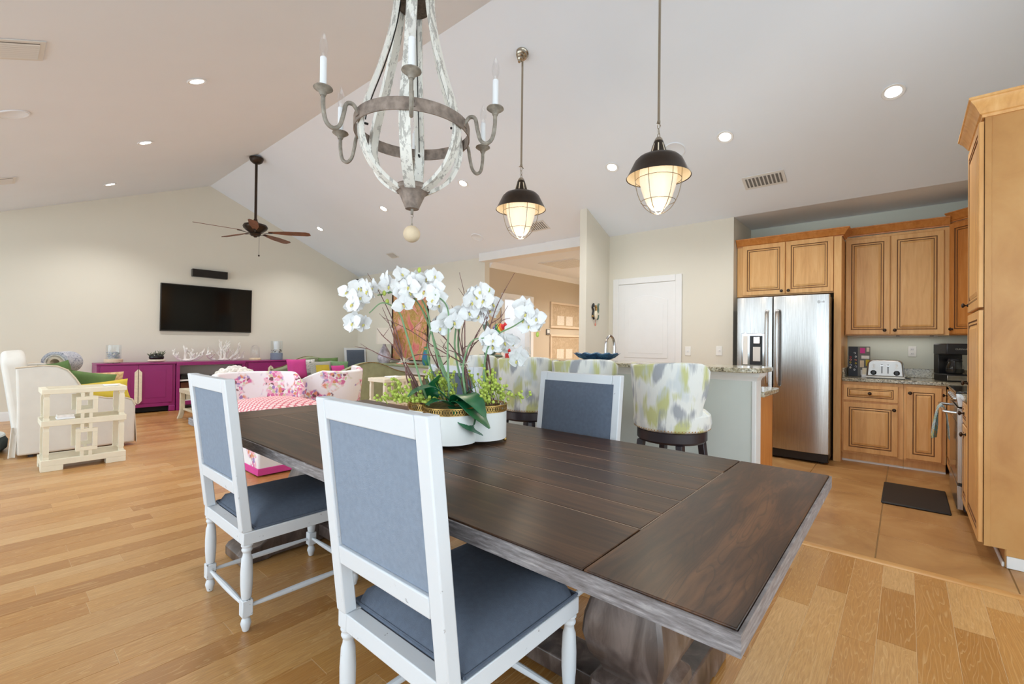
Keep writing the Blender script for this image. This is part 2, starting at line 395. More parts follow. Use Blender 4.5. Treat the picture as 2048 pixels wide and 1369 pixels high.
    def build(s, name, mats, parent=None, loc=None, rot=None, bevel=0, seg=2, smooth=True, angle=35, sub=0):
        o = bpy.data.objects.new(name, s.mesh(name,mats,smooth,angle)); col.objects.link(o)
        if parent: o.parent = parent
        if loc: o.location = loc
        if rot: o.rotation_euler = rot
        if bevel:
            b = o.modifiers.new('bevel','BEVEL'); b.width = bevel; b.segments = seg; b.limit_method = 'ANGLE'; b.angle_limit = R(40)
        if sub:
            q = o.modifiers.new('sub','SUBSURF'); q.levels = sub; q.render_levels = sub
        return o
def tag(o, label, cat, group=None):
    o['label'] = label; o['category'] = cat
    if group: o['group'] = group
    return o
def thing(name, label, cat, loc=(0,0,0), rz=0, group=None):
    o = bpy.data.objects.new(name, None); col.objects.link(o); o.empty_display_size = .1
    o.location = loc; o.rotation_euler = (0,0,rz); return tag(o,label,cat,group)
def struct(o): o['kind'] = 'structure'; return o
def put(o, name, mesh, parent, loc=(0,0,0), rot=(0,0,0), scale=None):
    n = bpy.data.objects.new(name, mesh); col.objects.link(n); n.parent = parent; n.location = loc; n.rotation_euler = rot
    if scale: n.scale = scale
    return n
def copy_tree(o, loc, rz=0, label=None):
    def cp(a, par):
        c = a.copy(); col.objects.link(c); c.parent = par
        for ch in a.children: cp(ch, c)
        return c
    c = cp(o, None); c.location = loc; c.rotation_euler = (0,0,rz)
    if label: c['label'] = label
    return c
def bez(pts, n=8):
    """smooth curve through points (Catmull-Rom)"""
    P = [Vector(p) for p in pts]; P = [P[0]*2-P[1]]+P+[P[-1]*2-P[-2]]; out = []
    for i in range(1,len(P)-2):
        for k in range(n):
            t = k/n; a,b,c,d = P[i-1:i+3]
            out.append(.5*((2*b)+(c-a)*t+(2*a-5*b+4*c-d)*t*t+(3*b-a-3*c+d)*t**3))
    out.append(P[-2]); return out
def rod(mb, a, b, r, n=8, mi=0): return mb.tube([a,b],r,n,mi)
def text_part(name, s, size, loc, rot, m, parent, ext=.0005):
    cu = bpy.data.curves.new(name,'FONT'); cu.body = s; cu.size = size; cu.extrude = ext; cu.align_x = 'CENTER'; cu.align_y = 'CENTER'
    tmp = bpy.data.objects.new(name,cu); col.objects.link(tmp)
    dg = bpy.context.evaluated_depsgraph_get(); me = bpy.data.meshes.new_from_object(tmp.evaluated_get(dg))
    bpy.data.objects.remove(tmp); me.materials.clear(); me.materials.append(MATS[m])
    o = bpy.data.objects.new(name, me); col.objects.link(o); o.parent = parent; o.location = loc; o.rotation_euler = rot; return o

# ================================================================ THE SETTING
T = .12
def pr(p):
    d = Vector(p)-Vector((0,0,1.24)); w = d.dot(_f)
    if w < .05: return None
    return 1035.5+911.7*d.dot(_r2)/w, 678.4-911.7*d.dot(_u2)/w, w
# floor slab and planks
floor = struct(MB().box(XL-.1,9.4,YB-.1,YT+.1,-.12,-.0016).build('floor','joint_filler'))
rows = []; y = .347
while y > YB: y -= .1285
while y < YT:
    y0, y1 = max(y,YB), min(y+.1285,YT); yc = (y0+y1)/2
    xm = 3.335 if yc < .8 else 3.51 if yc < 3.75 else XR
    if 3.4 < yc < 5.75: xm = 9.3
    x = XL - random.random()*.6
    if yc > 3.37 and xm == 3.51: pass
    while x < xm:
        ln = random.choice((.55,.75,.95,.95,1.2)); a, b = max(x,XL), min(x+ln,xm)
        if b-a > .06: rows.append((a,b,y0,y1))
        x += ln
    if 3.4 < yc < 3.75:
        rows.append((5.0,7.0,y0,y1)); rows.append((7.0,9.3,y0,y1))
    y += .1285
def score(p):
    q = pr(((p[0]+p[1])/2,(p[2]+p[3])/2,0))
    if not q or not(-150 < q[0] < 2198 and q[1] < 1500): return 0
    return (p[1]-p[0])/q[2]**3
rows.sort(key=score, reverse=True)
def plank_geo(mb, p, g=.0009):
    a,b,c,d = p[0]+g,p[1]-g,p[2]+g,p[3]-g; e = .0005
    mb.add([(a,c,-.0015),(b,c,-.0015),(b,d,-.0015),(a,d,-.0015),(a,c,-e),(b,c,-e),(b,d,-e),(a,d,-e),(a+e,c+e,0),(b-e,c+e,0),(b-e,d-e,0),(a+e,d-e,0)],
        [(0,1,5,4),(1,2,6,5),(2,3,7,6),(3,0,4,7),(4,5,9,8),(5,6,10,9),(6,7,11,10),(7,4,8,11),(8,9,10,11)])
def set_rnd(me, vals):
    at = me.attributes.new('rnd','FLOAT','FACE'); at.data.foreach_set('value', vals)
for p in rows[:290]:
    mb = MB(); plank_geo(mb,p); o = mb.build('plank','oak_planks',floor,smooth=False); set_rnd(o.data,[random.random()]*len(mb.f))
mb = MB(); vals = []
for p in rows[290:]:
    plank_geo(mb,p); vals += [random.random()]*9
o = mb.build('plank','oak_planks',floor,smooth=False); set_rnd(o.data,vals); o['kind'] = 'stuff'
# tiled kitchen floor
fk = struct(MB().box(3.33,XK,YK,3.25,-.0015,-.0005).build('floor_kitchen','grout'))
tx = 3.395; tiles = []
while tx < XK:
    ty = .132-3*.575
    while ty < 3.25:
        a,b,c,d = tx,min(tx+.455,XK),max(ty,YK),min(ty+.575,3.25)
        if b-a > .03 and d-c > .03: tiles.append((a,b,c,d))
        ty += .575
    tx += .455
for a,b,c,d in tiles:
    MB().box(a+.002,b-.002,c+.003,d-.003,-.0004,.003).build('tile','stone_tile',fk,bevel=.002,seg=1)
struct(MB().prism([(3.325,0.0015),(3.332,.006),(3.362,.009),(3.392,.005),(3.392,.0002),(3.325,.0002)],'y',YK+.0,.80).build('trim_1','maple_side'))

# walls
def wall(name, mb, m='wall_paint'): return struct(mb.build(name,m,smooth=False))
wf = wall('wall_far', MB().prism([(XL-T,-.01),(XR+T,-.01),(XR+T,zc(XR)+.1),(RX,RZ+.1),(XF,zc(XF)+.1),(XL-T,zc(XL)+.1)],'y',YT,YT+T))
mb = MB(); edges = [YB-T]+[e for w in WINDOWS for e in w]+[YT]
for a,b in zip(edges[0::2],edges[1::2]): mb.box(XL-T,XL,a,b,-.01,zc(XL)+.05)
for a,b in WINDOWS: mb.box(XL-T,XL,a,b,-.01,.1).box(XL-T,XL,a,b,2.55,zc(XL)+.05)
wall('wall_left', mb)
mb = MB().box(XL,-1.4,YB-T,YB,-.01,2.4).box(3.2,3.7,YB-T,YB,-.01,2.4).box(-1.4,3.2,YB-T,YB,-.01,.3)
mb.prism([(XL,2.4),(3.7,2.4),(3.7,zc(3.7)+.05),(RX,RZ+.05),(XF,zc(XF)+.05),(XL,zc(XL)+.05)],'y',YB-T,YB)
mb2 = MB()
wall('wall_back', MB().add(*[(lambda m: (m.v,m.f))(mb)][0]))
wall('wall_pantry', MB().box(3.7,3.7+T,YB-T,YK,-.01,zc(3.7)+.05))
wall('wall_range', MB().prism([(3.7,-.01),(XK+T,-.01),(XK+T,ZK+.05),(XR,ZK+.05),(3.7,zc(3.7)+.05)],'y',YK-T,YK), 'wall_kitchen_paint')
wall('wall_kitchen', MB().box(XK,XK+T,YK,1.583+T,-.01,ZK+.05), 'wall_kitchen_paint')
wall('wall_alcove', MB().box(XR+T,XK,1.583,1.583+T,-.01,ZK+.05))
wall('wall_door', MB().box(XR,XR+T,1.583,3.263,-.01,ZK+.05))
wing = wall('wall_wing', MB().prism([(5.235,-.01),(XR+T,-.01),(XR+T,zc(XR)-.04),(XR,zc(XR)+.03),(5.235,zc(5.235)+.03)],'y',3.263,3.369))
wall('wall_right', MB().box(XR,XR+T,5.78,YT,-.01,zc(XR)+.05))
# hall beyond the opening
mb = MB().box(XR+T,6.385,5.78,5.9,-.01,2.75).box(7.175,9.3,5.78,5.9,-.01,2.75).box(6.385,7.175,5.78,5.9,2.085,2.75)
wall('wall_hall', mb, 'wall_tan')
wall('wall_hall_end', MB().box(9.3,9.4,3.2,5.9,-.01,2.75), 'wall_tan')
wall('wall_hall_side', MB().box(XR+T,9.3,3.2,3.262,-.01,2.75), 'wall_tan')
wall('wall_closet', MB().box(6.0,8.0,7.3,7.4,-.01,2.6).box(6.0,6.08,5.9,7.3,-.01,2.6).box(7.92,8.0,5.9,7.3,-.01,2.6), 'ceiling_paint')
struct(MB().box(6.0,8.0,5.9,7.4,2.6,2.68).build('ceiling_closet','ceiling_paint'))
struct(MB().box(XR+T,9.3,3.263,5.78,2.70,2.78).build('ceiling_hall','ceiling_paint'))
# ceilings
struct(MB().prism([(XF,zc(XF)),(RX,RZ),(RX,RZ+.1),(XF,zc(XF)+.1)],'y',YB-T,YT+T).build('ceiling_left','ceiling_paint',smooth=False))
struct(MB().prism([(RX,RZ),(XR,zc(XR)),(XR+.001,zc(XR)+.1),(RX,RZ+.1)],'y',YB-T,YT+T).build('ceiling_right','ceiling_paint',smooth=False))
struct(MB().box(XL-T,XF,YB-T,YT+T,zc(XF),zc(XF)+.1).build('ceiling_added_side','ceiling_paint',smooth=False))  # unseen flat extension, added to set the windows back and even the daylight
struct(MB().box(XR,XK+T,YK-T,1.583+T,ZK,ZK+.08).build('ceiling_kitchen','ceiling_paint',smooth=False))
# header beam over the hall opening, two boards meeting at a small step
bmx = struct(MB().prism([(5.75,2.685),(XR+T,2.685),(XR+T,2.80),(XR,2.79),(5.75,zc(5.75)-.001)],'y',4.33,5.83).build('trim_2','trim_white',smooth=False))
MB().prism([(5.742,2.683),(XR+T,2.683),(XR+T,2.80),(XR,2.79),(5.742,zc(5.742)-.001)],'y',3.369,4.328).build('board','trim_white',bmx,smooth=False)
# crown in hall and baseboards
crown_p = [(0,0),(.012,0),(.03,.03),(.075,.075),(.085,.10),(0,.10)]
struct(MB().sweep([(9.3,5.78),(XR+T,5.78)][::-1],[(o,2.60+z) for o,z in crown_p]).build('trim_3','trim_white'))
bp = [(0,0),(.016,0),(.016,.11),(.010,.13),(0,.135)]
struct(MB().sweep([(XL,YT),(XR,YT),(XR,5.78)],bp).build('baseboard_far','trim_white'))
struct(MB().sweep([(XR,2.19),(XR,1.583)],bp).build('baseboard_door','trim_white'))
struct(MB().sweep([(XR+T,5.78),(6.30,5.78)],bp).build('baseboard_hall','trim_white'))
struct(MB().sweep([(7.28,5.78),(9.3,5.78)],bp).build('baseboard_hall_end','trim_white'))

# left wall glazed doors, back window (daylight)
def glazing(name, axis, w0, a, b, z0, z1, n):
    def bx(mb,p0,p1,q0,q1,zz0,zz1):
        return mb.box(p0,p1,q0,q1,zz0,zz1) if axis == 'x' else mb.box(q0,q1,p0,p1,zz0,zz1)
    f = MB(); bx(f,w0-.09,w0-.03,a,b,z0,z0+.07); bx(f,w0-.09,w0-.03,a,b,z1-.07,z1)
    for k in range(n+1):
        c = a+(b-a)*k/n; c0 = min(max(c-.035,a),b-.07); bx(f,w0-.09,w0-.03,c0,c0+.07,z0+.07,z1-.07)
    o = struct(f.build(name,'trim_white'))
    for k in range(n):
        c,d = a+(b-a)*k/n+.04, a+(b-a)*(k+1)/n-.04
        g = MB(); bx(g,w0-.063,w0-.057,c,d,z0+.07,z1-.07); g.build('pane','window_glass',o)
for i,(a,b) in enumerate(WINDOWS): glazing('window_%d'%(i+1),'x',XL,a,b,.1,2.55,3)
glazing('window_5','y',YB,-1.4,3.2,.3,2.4,4)

# pantry-side closed door with arched panels (door_1) and casing
def casing(mb, axis, w, s, a, b, top, cw=.085, th=.02):
    for (p0,p1,q0,q1) in ((a-cw,a,0,top+cw),(b,b+cw,0,top+cw),(a,b,top,top+cw)):
        u0,u1 = sorted((w,w+s*th)); v0,v1 = sorted((w,w+s*(th+.008)))
        if axis == 'x':
            mb.box(u0,u1,p0,p1,q0,q1)
        else: mb.box(p0,p1,u0,u1,q0,q1)
    return mb
d1 = struct(MB().box(XR-.012,XR-.001,2.285,3.105,.0,2.065).build('door_1','trim_white',bevel=.003))
casing(MB(),'x',XR-.001,-1,2.285,3.105,2.068).build('door_frame','trim_white',d1,bevel=.008,seg=3)
def arch(w,h,rise,n=12):
    pts = [(-w/2,0),(w/2,0),(w/2,h)]
    for k in range(1,n): 
        t = k/n; pts.append((w/2-w*t,h+rise*math.sin(math.pi*t)**1.3))
    pts.append((-w/2,h)); return pts
for z0,h,rise in ((1.05,.78,.07),(.18,.72,.0)):
    for k,(w_,inn) in enumerate(((.62,0),(.56,.03),(.50,.06))):
        poly = [(2.695+u,z0+inn+v) for u,v in arch(w_,h-2*inn,rise if rise else .001)]
        dd = (.006,.002,.008)[k]
        MB().prism(poly,'x',XR-.012-dd,XR-.012).build('panel','trim_white',d1,bevel=.004,smooth=False)
k_ = MB().lathe([(.0,0),(.03,.0),(.03,.006),(.012,.012),(.012,.035),(.027,.045),(.03,.06),(.018,.072),(0,.074)],n=14)
k_.xf(Matrix.Translation((XR-.012,3.04,.95))@Matrix.Rotation(R(-90),4,'Y')).build('door_knob','nickel',d1)
# hall doorway (door_2): frame, open jamb, folding closet door beyond
d2 = struct(casing(MB(),'y',5.78,-1,6.385,7.175,2.085,.085,.022).build('door_2','trim_white',bevel=.006))
MB().box(6.385,6.405,5.78,5.9,0,2.085).box(7.155,7.175,5.78,5.9,0,2.085).box(6.405,7.155,5.78,5.9,2.065,2.085).build('jamb','trim_white',d2)
mb = MB()
for a,b in ((6.9,7.28),(7.3,7.68)):
    mb.box(a,b,7.26,7.295,.02,2.02)
o = struct(mb.build('door_3','trim_white',bevel=.004))
for a in (6.9,7.3):
    for z0,z1 in ((.15,.95),(1.05,1.9)): MB().box(a+.07,a+.31,7.248,7.26,z0,z1).build('panel','trim_white',o,bevel=.005)
MB().box(7.22,7.245,7.20,7.225,.02,2.0).box(7.19,7.275,7.19,7.235,1.02,1.16).build('lock_bar','black_plastic',o)

# ================================================================ CEILING FITTINGS
def on_slope(o, x, y, drop=0):
    s = SR if x > RX else SL
    o.location = (x,y,zc(x)-drop*1.0); o.rotation_euler = (0,-math.atan(s),0)
def downlight_proto():
    t = thing('downlight','','downlight')
    MB().lathe([(.052,-.001),(.075,-.001),(.078,-.006),(.074,-.010),(.055,-.006),(.052,-.001)],n=28,cap=False).build('trim_ring','trim_white',t)
    MB().lathe([(0,-.002),(.053,-.002),(.053,-.004),(0,-.004)],n=24,cap=False).build('lens','downlight_glow',t)
    return t
dl0 = downlight_proto(); first = True
def spot(x,y,w):
    l = bpy.data.lights.new('downlight_lamp','SPOT'); l.energy = w*LAMP; l.spot_size = R(125); l.spot_blend = .8; l.shadow_soft_size = .05; l.color = (1,.985,.96)
    o = bpy.data.objects.new('downlight_lamp',l); col.objects.link(o); o.location = (x,y,zc(x)-.03)
for xs,ys,lab,grp,near,pw in ((4.703,(.083,1.358,2.598),'round white recessed downlight above kitchen aisle','downlights above the kitchen',('nearest the pantry','beside the slatted vent','nearest the wing wall'),66),
                      (4.318,(4.71,6.652,8.864),'round white recessed downlight on the painting side of ridge','downlights on the painting side',('nearest the hall opening','between the other two','nearest the far wall'),105),
                      (1.182,(4.71,6.652,8.864),'round white recessed downlight on armchair side of ridge','downlights above the armchair side',('nearest the chandelier','between the other two','nearest the television wall'),105)):
    for i_,y in enumerate(ys):
        t = dl0 if first else copy_tree(dl0,(0,0,0)); first = False
        tag(t,lab+', '+near[i_],'downlight',grp); on_slope(t,xs,y); spot(xs,y,pw)
for x,y,nr in ((7.6,3.85,'nearest the kitchen'),(8.6,4.3,'at the far hall end')):  # unseen downlights, added to brighten the hall
    t = copy_tree(dl0,(x,y,2.70)); t.rotation_euler = (0,0,0); tag(t,'added unseen round white downlight in flat hall ceiling, '+nr,'downlight','added downlights in the hall')
    l = bpy.data.lights.new('downlight_lamp','SPOT'); l.energy = 170*LAMP; l.spot_size = R(160); l.spot_blend = .9; l.shadow_soft_size = .06; l.color = (1,.98,.95)
    o = bpy.data.objects.new('downlight_lamp',l); col.objects.link(o); o.location = (x,y,2.67)
t = thing('added_closet_light','added small round white ceiling light brightening the room behind hall doorway','ceiling light',(6.9,6.5,2.6))  # added fitting and lamp, lift the dark room behind the doorway
MB().lathe([(0,0),(.10,0),(.10,-.02),(0,-.02)],n=24).build('base','trim_white',t)
MB().lathe([(.09,-.02),(.085,-.05),(.05,-.075),(0,-.085)],n=24,cap=False).build('globe','downlight_glow',t)
l = bpy.data.lights.new('closet_fill_lamp','POINT'); l.energy = 22*LAMP; l.shadow_soft_size = .09; l.color = (1,.97,.93)
o = bpy.data.objects.new('closet_fill_lamp',l); col.objects.link(o); o.location = (6.9,6.5,2.42)
# vents and ceiling speakers
def vent(x,y,wx,wy,label,nsl=9,alongy=True):
    t = thing('ceiling_vent',label,'vent')
    MB().box(-wx/2,wx/2,-wy/2,wy/2,-.008,-.001).build('frame','vent_white',t,bevel=.003)
    MB().box(-wx/2+.03,wx/2-.03,-wy/2+.03,wy/2-.03,-.009,-.007).build('recess','vent_dark',t)
    for k in range(nsl):
        u = -wy/2+.035+(wy-.07)*(k+.5)/nsl
        MB().add([(-wx/2+.03,u-.008,-.009),(wx/2-.03,u-.008,-.009),(wx/2-.03,u+.004,-.015),(-wx/2+.03,u+.004,-.015),(-wx/2+.03,u+.006,-.009),(wx/2-.03,u+.006,-.009)],[(0,1,2,3),(3,2,5,4),(0,3,4),(1,5,2),(0,4,5,1)]).build('slat','vent_white',t)
    on_slope(t,x,y); return t
vent(5.36,1.153,.20,.40,'white slatted vent in ceiling slope above refrigerator',9)
vent(5.372,4.209,.22,.34,'white vent in ceiling slope above hall opening beam',7)
vent(5.388,7.958,.18,.24,'small white vent in ceiling slope above the painting',5)
vent(.097,4.255,.30,.30,'square white vent in ceiling slope nearest the glazed doors and dining table',8)
vent(.129,8.0,.22,.34,'white vent in ceiling slope above armchair near television wall',7)
def spk(x,y,label,r=.11):
    t = thing('ceiling_speaker',label,'speaker')
    MB().lathe([(0,-.006),(r-.012,-.006),(r-.006,-.009),(r,-.004),(r,-.001),(0,-.001)],n=32,cap=False).build('grille','ceiling_paint',t)
    MB().lathe([(r-.013,-.0065),(r-.010,-.0095),(r-.007,-.0065)],n=32,cap=False).build('rim','vent_white',t)
    on_slope(t,x,y)
spk(4.70,1.857,'round flush speaker grille in ceiling slope beside bar pendant')
spk(5.362,5.476,'round flush speaker grille in ceiling slope near hall opening beam')
spk(.133,5.54,'round flush speaker grille in ceiling slope above tiered side table')
# hall return-air grille
t = thing('return_grille','large white return air grille in flat hall ceiling','vent',(6.95,4.75,2.70))
MB().box(-.38,.38,-.38,.38,-.012,-.001).build('frame','vent_white',t,bevel=.004)
for k in range(14): MB().box(-.35,.35,-.345+k*.05,-.32+k*.05,-.018,-.012)  .build('slat','vent_white',t)

# ---------------------------------------------------------------- bar pendants
def pendant():
    t = thing('pendant_light','','pendant light')     # origin on the ceiling plane
    top = zc(3.22)
    cn = MB().lathe([(.0,0),(.058,0),(.06,-.012),(.052,-.02),(.052,-.04),(.04,-.048),(.04,-.062),(.026,-.07),(.026,-.09),(.012,-.10),(.012,-.12),(0,-.12)],n=20)
    cn.build('canopy','nickel',t,rot=(0,-math.atan(SR),0))
    MB().tube([(0,0,-.08),(0,0,2.87-top)],.0095,10).lathe([(.0,2.87-top),(.012,2.872-top),(.012,2.89-top),(0,2.892-top)],n=10).build('rod','nickel',t)
    ch = MB()
    for k in range(3):
        z = 2.85-top-k*.036
        ch.tube([(math.cos(a)*(.009 if k%2 else .0),math.cos(a)*(0 if k%2 else .009),z+math.sin(a)*.022) for a in [i*math.pi/5 for i in range(11)]],.0028,6)
    ch.tube([(-.03,0,2.862-top),(-.018,0,2.872-top),(.018,0,2.872-top),(.03,0,2.862-top)],.004,6)
    ch.build('chain','nickel',t)
    MB().lathe([(0,2.768-top),(.018,2.766-top),(.028,2.752-top),(.032,2.738-top),(0,2.738-top)],n=18).build('cap','nickel',t)
    MB().lathe([(.030,2.742-top),(.034,2.735-top),(.066,2.632-top),(.07,2.626-top)],n=24,cap=False).build('vent_cone','bronze',t)
    for k in range(8):
        a = 2*math.pi*(k+.5)/8
        MB().add([(math.cos(a+s_*w_)*(r_+.0015),math.sin(a+s_*w_)*(r_+.0015),z_-top) for r_,z_,w_ in ((.040,2.715,.10),(.060,2.65,.075)) for s_ in (-1,1)],[(0,1,3,2)]).build('slot','shade_inside',t)
    MB().lathe([(.068,2.628-top),(.10,2.627-top),(.145,2.615-top),(.17,2.59-top),(.19,2.55-top),(.228,2.475-top),(.232,2.47-top)],n=40,cap=False).build('shade','bronze',t)
    MB().lathe([(.066,2.624-top),(.10,2.622-top),(.143,2.610-top),(.167,2.587-top),(.187,2.548-top),(.226,2.474-top)],n=40,cap=False).build('shade_lining','shade_inside',t)
    # ribbed prismatic glass
    gl = MB(); rs = []
    for r_,z_ in ((.120,2.575),(.132,2.52),(.132,2.46),(.122,2.40),(.10,2.33),(.074,2.27),(.045,2.238),(.0,2.228)):
        rs.append([(max(r_,.001)*(1+(.02 if j%2 else -.01))*math.cos(2*math.pi*j/56),max(r_,.001)*(1+(.02 if j%2 else -.01))*math.sin(2*math.pi*j/56),z_-top) for j in range(56)])
    gl.rings(rs,False,True); gl.build('glass_bowl','pendant_glass',t)
    for k in range(6):
        a = math.pi*2*k/6
        MB().tube(bez([(math.cos(a)*r_,math.sin(a)*r_,z_-top) for r_,z_ in ((.168,2.55),(.166,2.47),(.158,2.40),(.135,2.32),(.095,2.25),(.045,2.21),(0,2.20))],4),.0028,6).build('cage_wire','nickel',t)
    for r_,z_ in ((.165,2.45),(.122,2.292)):
        MB().tube([(math.cos(a)*r_,math.sin(a)*r_,z_-top) for a in [i*math.pi/16 for i in range(33)]],.0025,6).build('cage_ring','nickel',t)
    return t
pp = pendant(); pp.location = (3.22,2.721,zc(3.22)); tag(pp,'dark bronze caged pendant over bar, between chandelier and hall opening','pendant light','caged bar pendants')
p2 = copy_tree(pp,(3.22,1.396,zc(3.22))); p2['label'] = 'dark bronze caged pendant over bar, nearer the refrigerator'
for y in (2.721,1.396):
    l = bpy.data.lights.new('pendant_lamp','POINT'); l.energy = 9*LAMP; l.color = (1,.84,.64); l.shadow_soft_size = .10
    o = bpy.data.objects.new('pendant_lamp',l); col.objects.link(o); o.location = (3.22,y,2.19)

# ---------------------------------------------------------------- ceiling fan
FX, FY, FZ = RX, 7.785, 2.93
t = thing('ceiling_fan','dark bronze ceiling fan with five brown wooden blades hanging from the ridge','ceiling fan',(FX,FY,FZ))
top = RZ-FZ
MB().lathe([(0,top-.02),(.10,top-.045),(.10,top-.06),(.085,top-.10),(.05,top-.13),(.02,top-.135),(0,top-.135)],n=24).build('canopy','bronze',t)
rod(MB(),(0,0,.14),(0,0,top-.12),.019,12).build('downrod','bronze',t)
MB().lathe([(.0,.21),(.025,.20),(.03,.17),(.055,.14),(.055,.13),(0,.13)],n=20).build('yoke','bronze',t)
MB().lathe([(0,.135),(.10,.132),(.16,.11),(.175,.08),(.165,.05),(.12,.01),(.075,-.02),(0,-.02)],n=32).build('motor_housing','bronze',t)
MB().lathe([(0,-.02),(.075,-.02),(.08,-.04),(.06,-.065),(.03,-.07),(.02,-.085),(0,-.09)],n=20).build('switch_housing','bronze',t)
def blade_mesh():
    def fn(u,v):
        x = .19+.62*u; w = .045+.075*min(1,u*2.2); 
        if u > .93: w *= 1-.35*(u-.93)/.07
        y = (v-.5)*w*1.05
        return (x, y, -y*.22)
    return MB().grid(fn,12,4,thick=.007)
bmesh_ = blade_mesh().mesh('blade','blade_wood')
br = MB().tube([(.06,0,-.02),(.12,0,-.022),(.17,0,-.012),(.25,0,-.004)],[.016,.012,.012,.02],8,flat=(1,.35)).mesh('blade_iron','bronze')
for k in range(5):
    a = R(-40+72*k)
    b = put(None,'blade',bmesh_,t,(0,0,-.005),(0,0,a)); put(None,'blade_iron',br,b)
pc = MB().tube([(.045,-.03,-.05),(.045,-.03,-.36)],.0022,6).ball((.045,-.03,-.37),.014,10,6)
pc.build('pull_chain','bronze',t)

# ---------------------------------------------------------------- chandelier
CHX, CHY = 1.42, 1.93
t = thing('chandelier','distressed white wine-barrel chandelier with six candle arms above dining table','chandelier',(CHX,CHY,0))
MB().lathe([(.078,2.955),(.082,2.955),(.082,3.09),(.078,3.09)],n=32,cap=True).build('hub','hub_iron',t)
prof = bez([(.090,3.06),(.096,2.94),(.125,2.78),(.175,2.60),(.235,2.42),(.262,2.31),(.258,2.22),(.215,2.12),(.15,2.055),(.075,2.01)],5)
def stave():
    mb = MB(); rs = []
    for i,p in enumerate(prof):
        q0,q1 = prof[max(i-1,0)],prof[min(i+1,len(prof)-1)]; d = Vector((q1[0]-q0[0],q1[1]-q0[1])).normalized(); n_ = Vector((-d.y,d.x))
        h,w = .009,.026
        rs.append([(p[0]+n_.x*h,-w,p[1]+n_.y*h),(p[0]+n_.x*h,w,p[1]+n_.y*h),(p[0]-n_.x*h,w,p[1]-n_.y*h),(p[0]-n_.x*h,-w,p[1]-n_.y*h)])
    return mb.rings(rs).mesh('stave','stave_paint')
sm = stave()
for k in range(6):
    s_ = put(None,'stave',sm,t,(0,0,0),(0,0,R(220.4+5+60*k)))
    if k%2 == 1:
        w_ = MB().tube([(p[0]-.02,0,p[1]) for p in prof[2:26]],.003,6).tube([(prof[26][0]-.035,0,prof[26][1]),(prof[26][0]-.01,0,prof[26][1])],.006,6)
        o = w_.build('wire','dark_rubber',s_)
MB().lathe([(.283,2.285),(.289,2.285),(.289,2.345),(.283,2.345),(.283,2.285)],n=64,cap=False).build('hoop','rusty_iron',t)
arm = MB().tube(bez([(.287,0,2.315),(.315,0,2.345),(.345,0,2.335),(.358,0,2.28),(.375,0,2.225),(.405,0,2.205),(.435,0,2.225),(.448,0,2.28),(.45,0,2.34)],5),.0095,8).mesh('arm','arm_iron')
cup = MB().lathe([(0,2.335),(.012,2.335),(.018,2.35),(.036,2.362),(.042,2.367),(.040,2.372),(.016,2.362),(0,2.362)],(.45,0,0),20).mesh('drip_cup','arm_iron')
can = MB().lathe([(0,2.36),(.0145,2.36),(.0145,2.505),(.010,2.51),(0,2.51)],(.45,0,0),14).mesh('candle','candle_white')
blb = MB().lathe([(.009,2.51),(.012,2.52),(.019,2.545),(.019,2.565),(.012,2.595),(.005,2.615),(0,2.622)],(.45,0,0),12).mesh('bulb','bulb_glass')
nub = MB().box(.278,.295,-.014,.014,2.30,2.33).mesh('arm_bolt','rusty_iron')
for k in range(6):
    a = (0,0,R(220.4+12+60*k))
    A = put(None,'arm',arm,t,(0,0,0),a)
    put(None,'drip_cup',cup,A); put(None,'arm_bolt',nub,A); q = put(None,'candle',can,A); put(None,'bulb',blb,A)
MB().lathe([(0,2.045),(.078,2.04),(.088,2.03),(.088,2.012),(.07,2.0),(.062,1.985),(.036,1.925),(.034,1.918),(0,1.918)],n=32).build('cone','rusty_iron',t)
MB().tube([(0,0,1.92),(0,0,1.89)],.007,8).tube([(0,0,1.895),(.008,0,1.885),(0,0,1.87),(-.006,0,1.88)],.002,6).tube([(0,0,1.872),(0,0,1.838)],.0015,6).tube([(0,math.cos(i)*.006,1.838+math.sin(i)*.006) for i in [k*.7 for k in range(10)]],.0018,6).build('hook','arm_iron',t)
MB().ball((0,0,1.79),.043,24,14).build('ball','ball_wood',t)
# chain and canopy to the ceiling (above the frame)
mb = MB().tube([(0,0,3.09),(0,0,zc(CHX)-.03)],.006,8); mb.build('stem','hub_iron',t)
MB().lathe([(0,0),(.07,-.005),(.065,-.03),(.02,-.05),(0,-.05)],n=24).build('canopy','hub_iron',t,loc=(0,0,zc(CHX)-.012),rot=(0,-math.atan(SL),0))

# ================================================================ KITCHEN
def W(mb, name, m, parent, **k):
    """part given in world coordinates"""
    o = mb.build(name,m,parent,**k)
    o.matrix_parent_inverse = parent.matrix_basis.inverted() if parent.type == 'EMPTY' else Matrix()
    return o
PROF = [(0,0,0),(0,.018,0),(.004,.022,0),(.050,.022,0),(.053,.016,1),(.058,.016,1),(.064,.0205,0),(.072,.0205,0),(.075,.0155,1),(.079,.0155,1),(.10,.0215,0)]
def raised(o, u, n, w, h, k=1.0):
    o,u,n = Vector(o),Vector(u).normalized(),Vector(n).normalized(); z = Vector((0,0,1)); mb = MB(); rs = []
    k = min(k, .42*min(w,h)/.10)
    for i,d,g in PROF:
        i *= k
        rs.append([o+u*i+z*i+n*d,o+u*(w-i)+z*i+n*d,o+u*(w-i)+z*(h-i)+n*d,o+u*i+z*(h-i)+n*d])
    for a in range(len(rs)-1):
        mb.rings([rs[a],rs[a+1]],a == 0,a == len(rs)-2,True,PROF[a+1][2])
        if a == len(rs)-2: mb.m[-1] = 0
    return mb
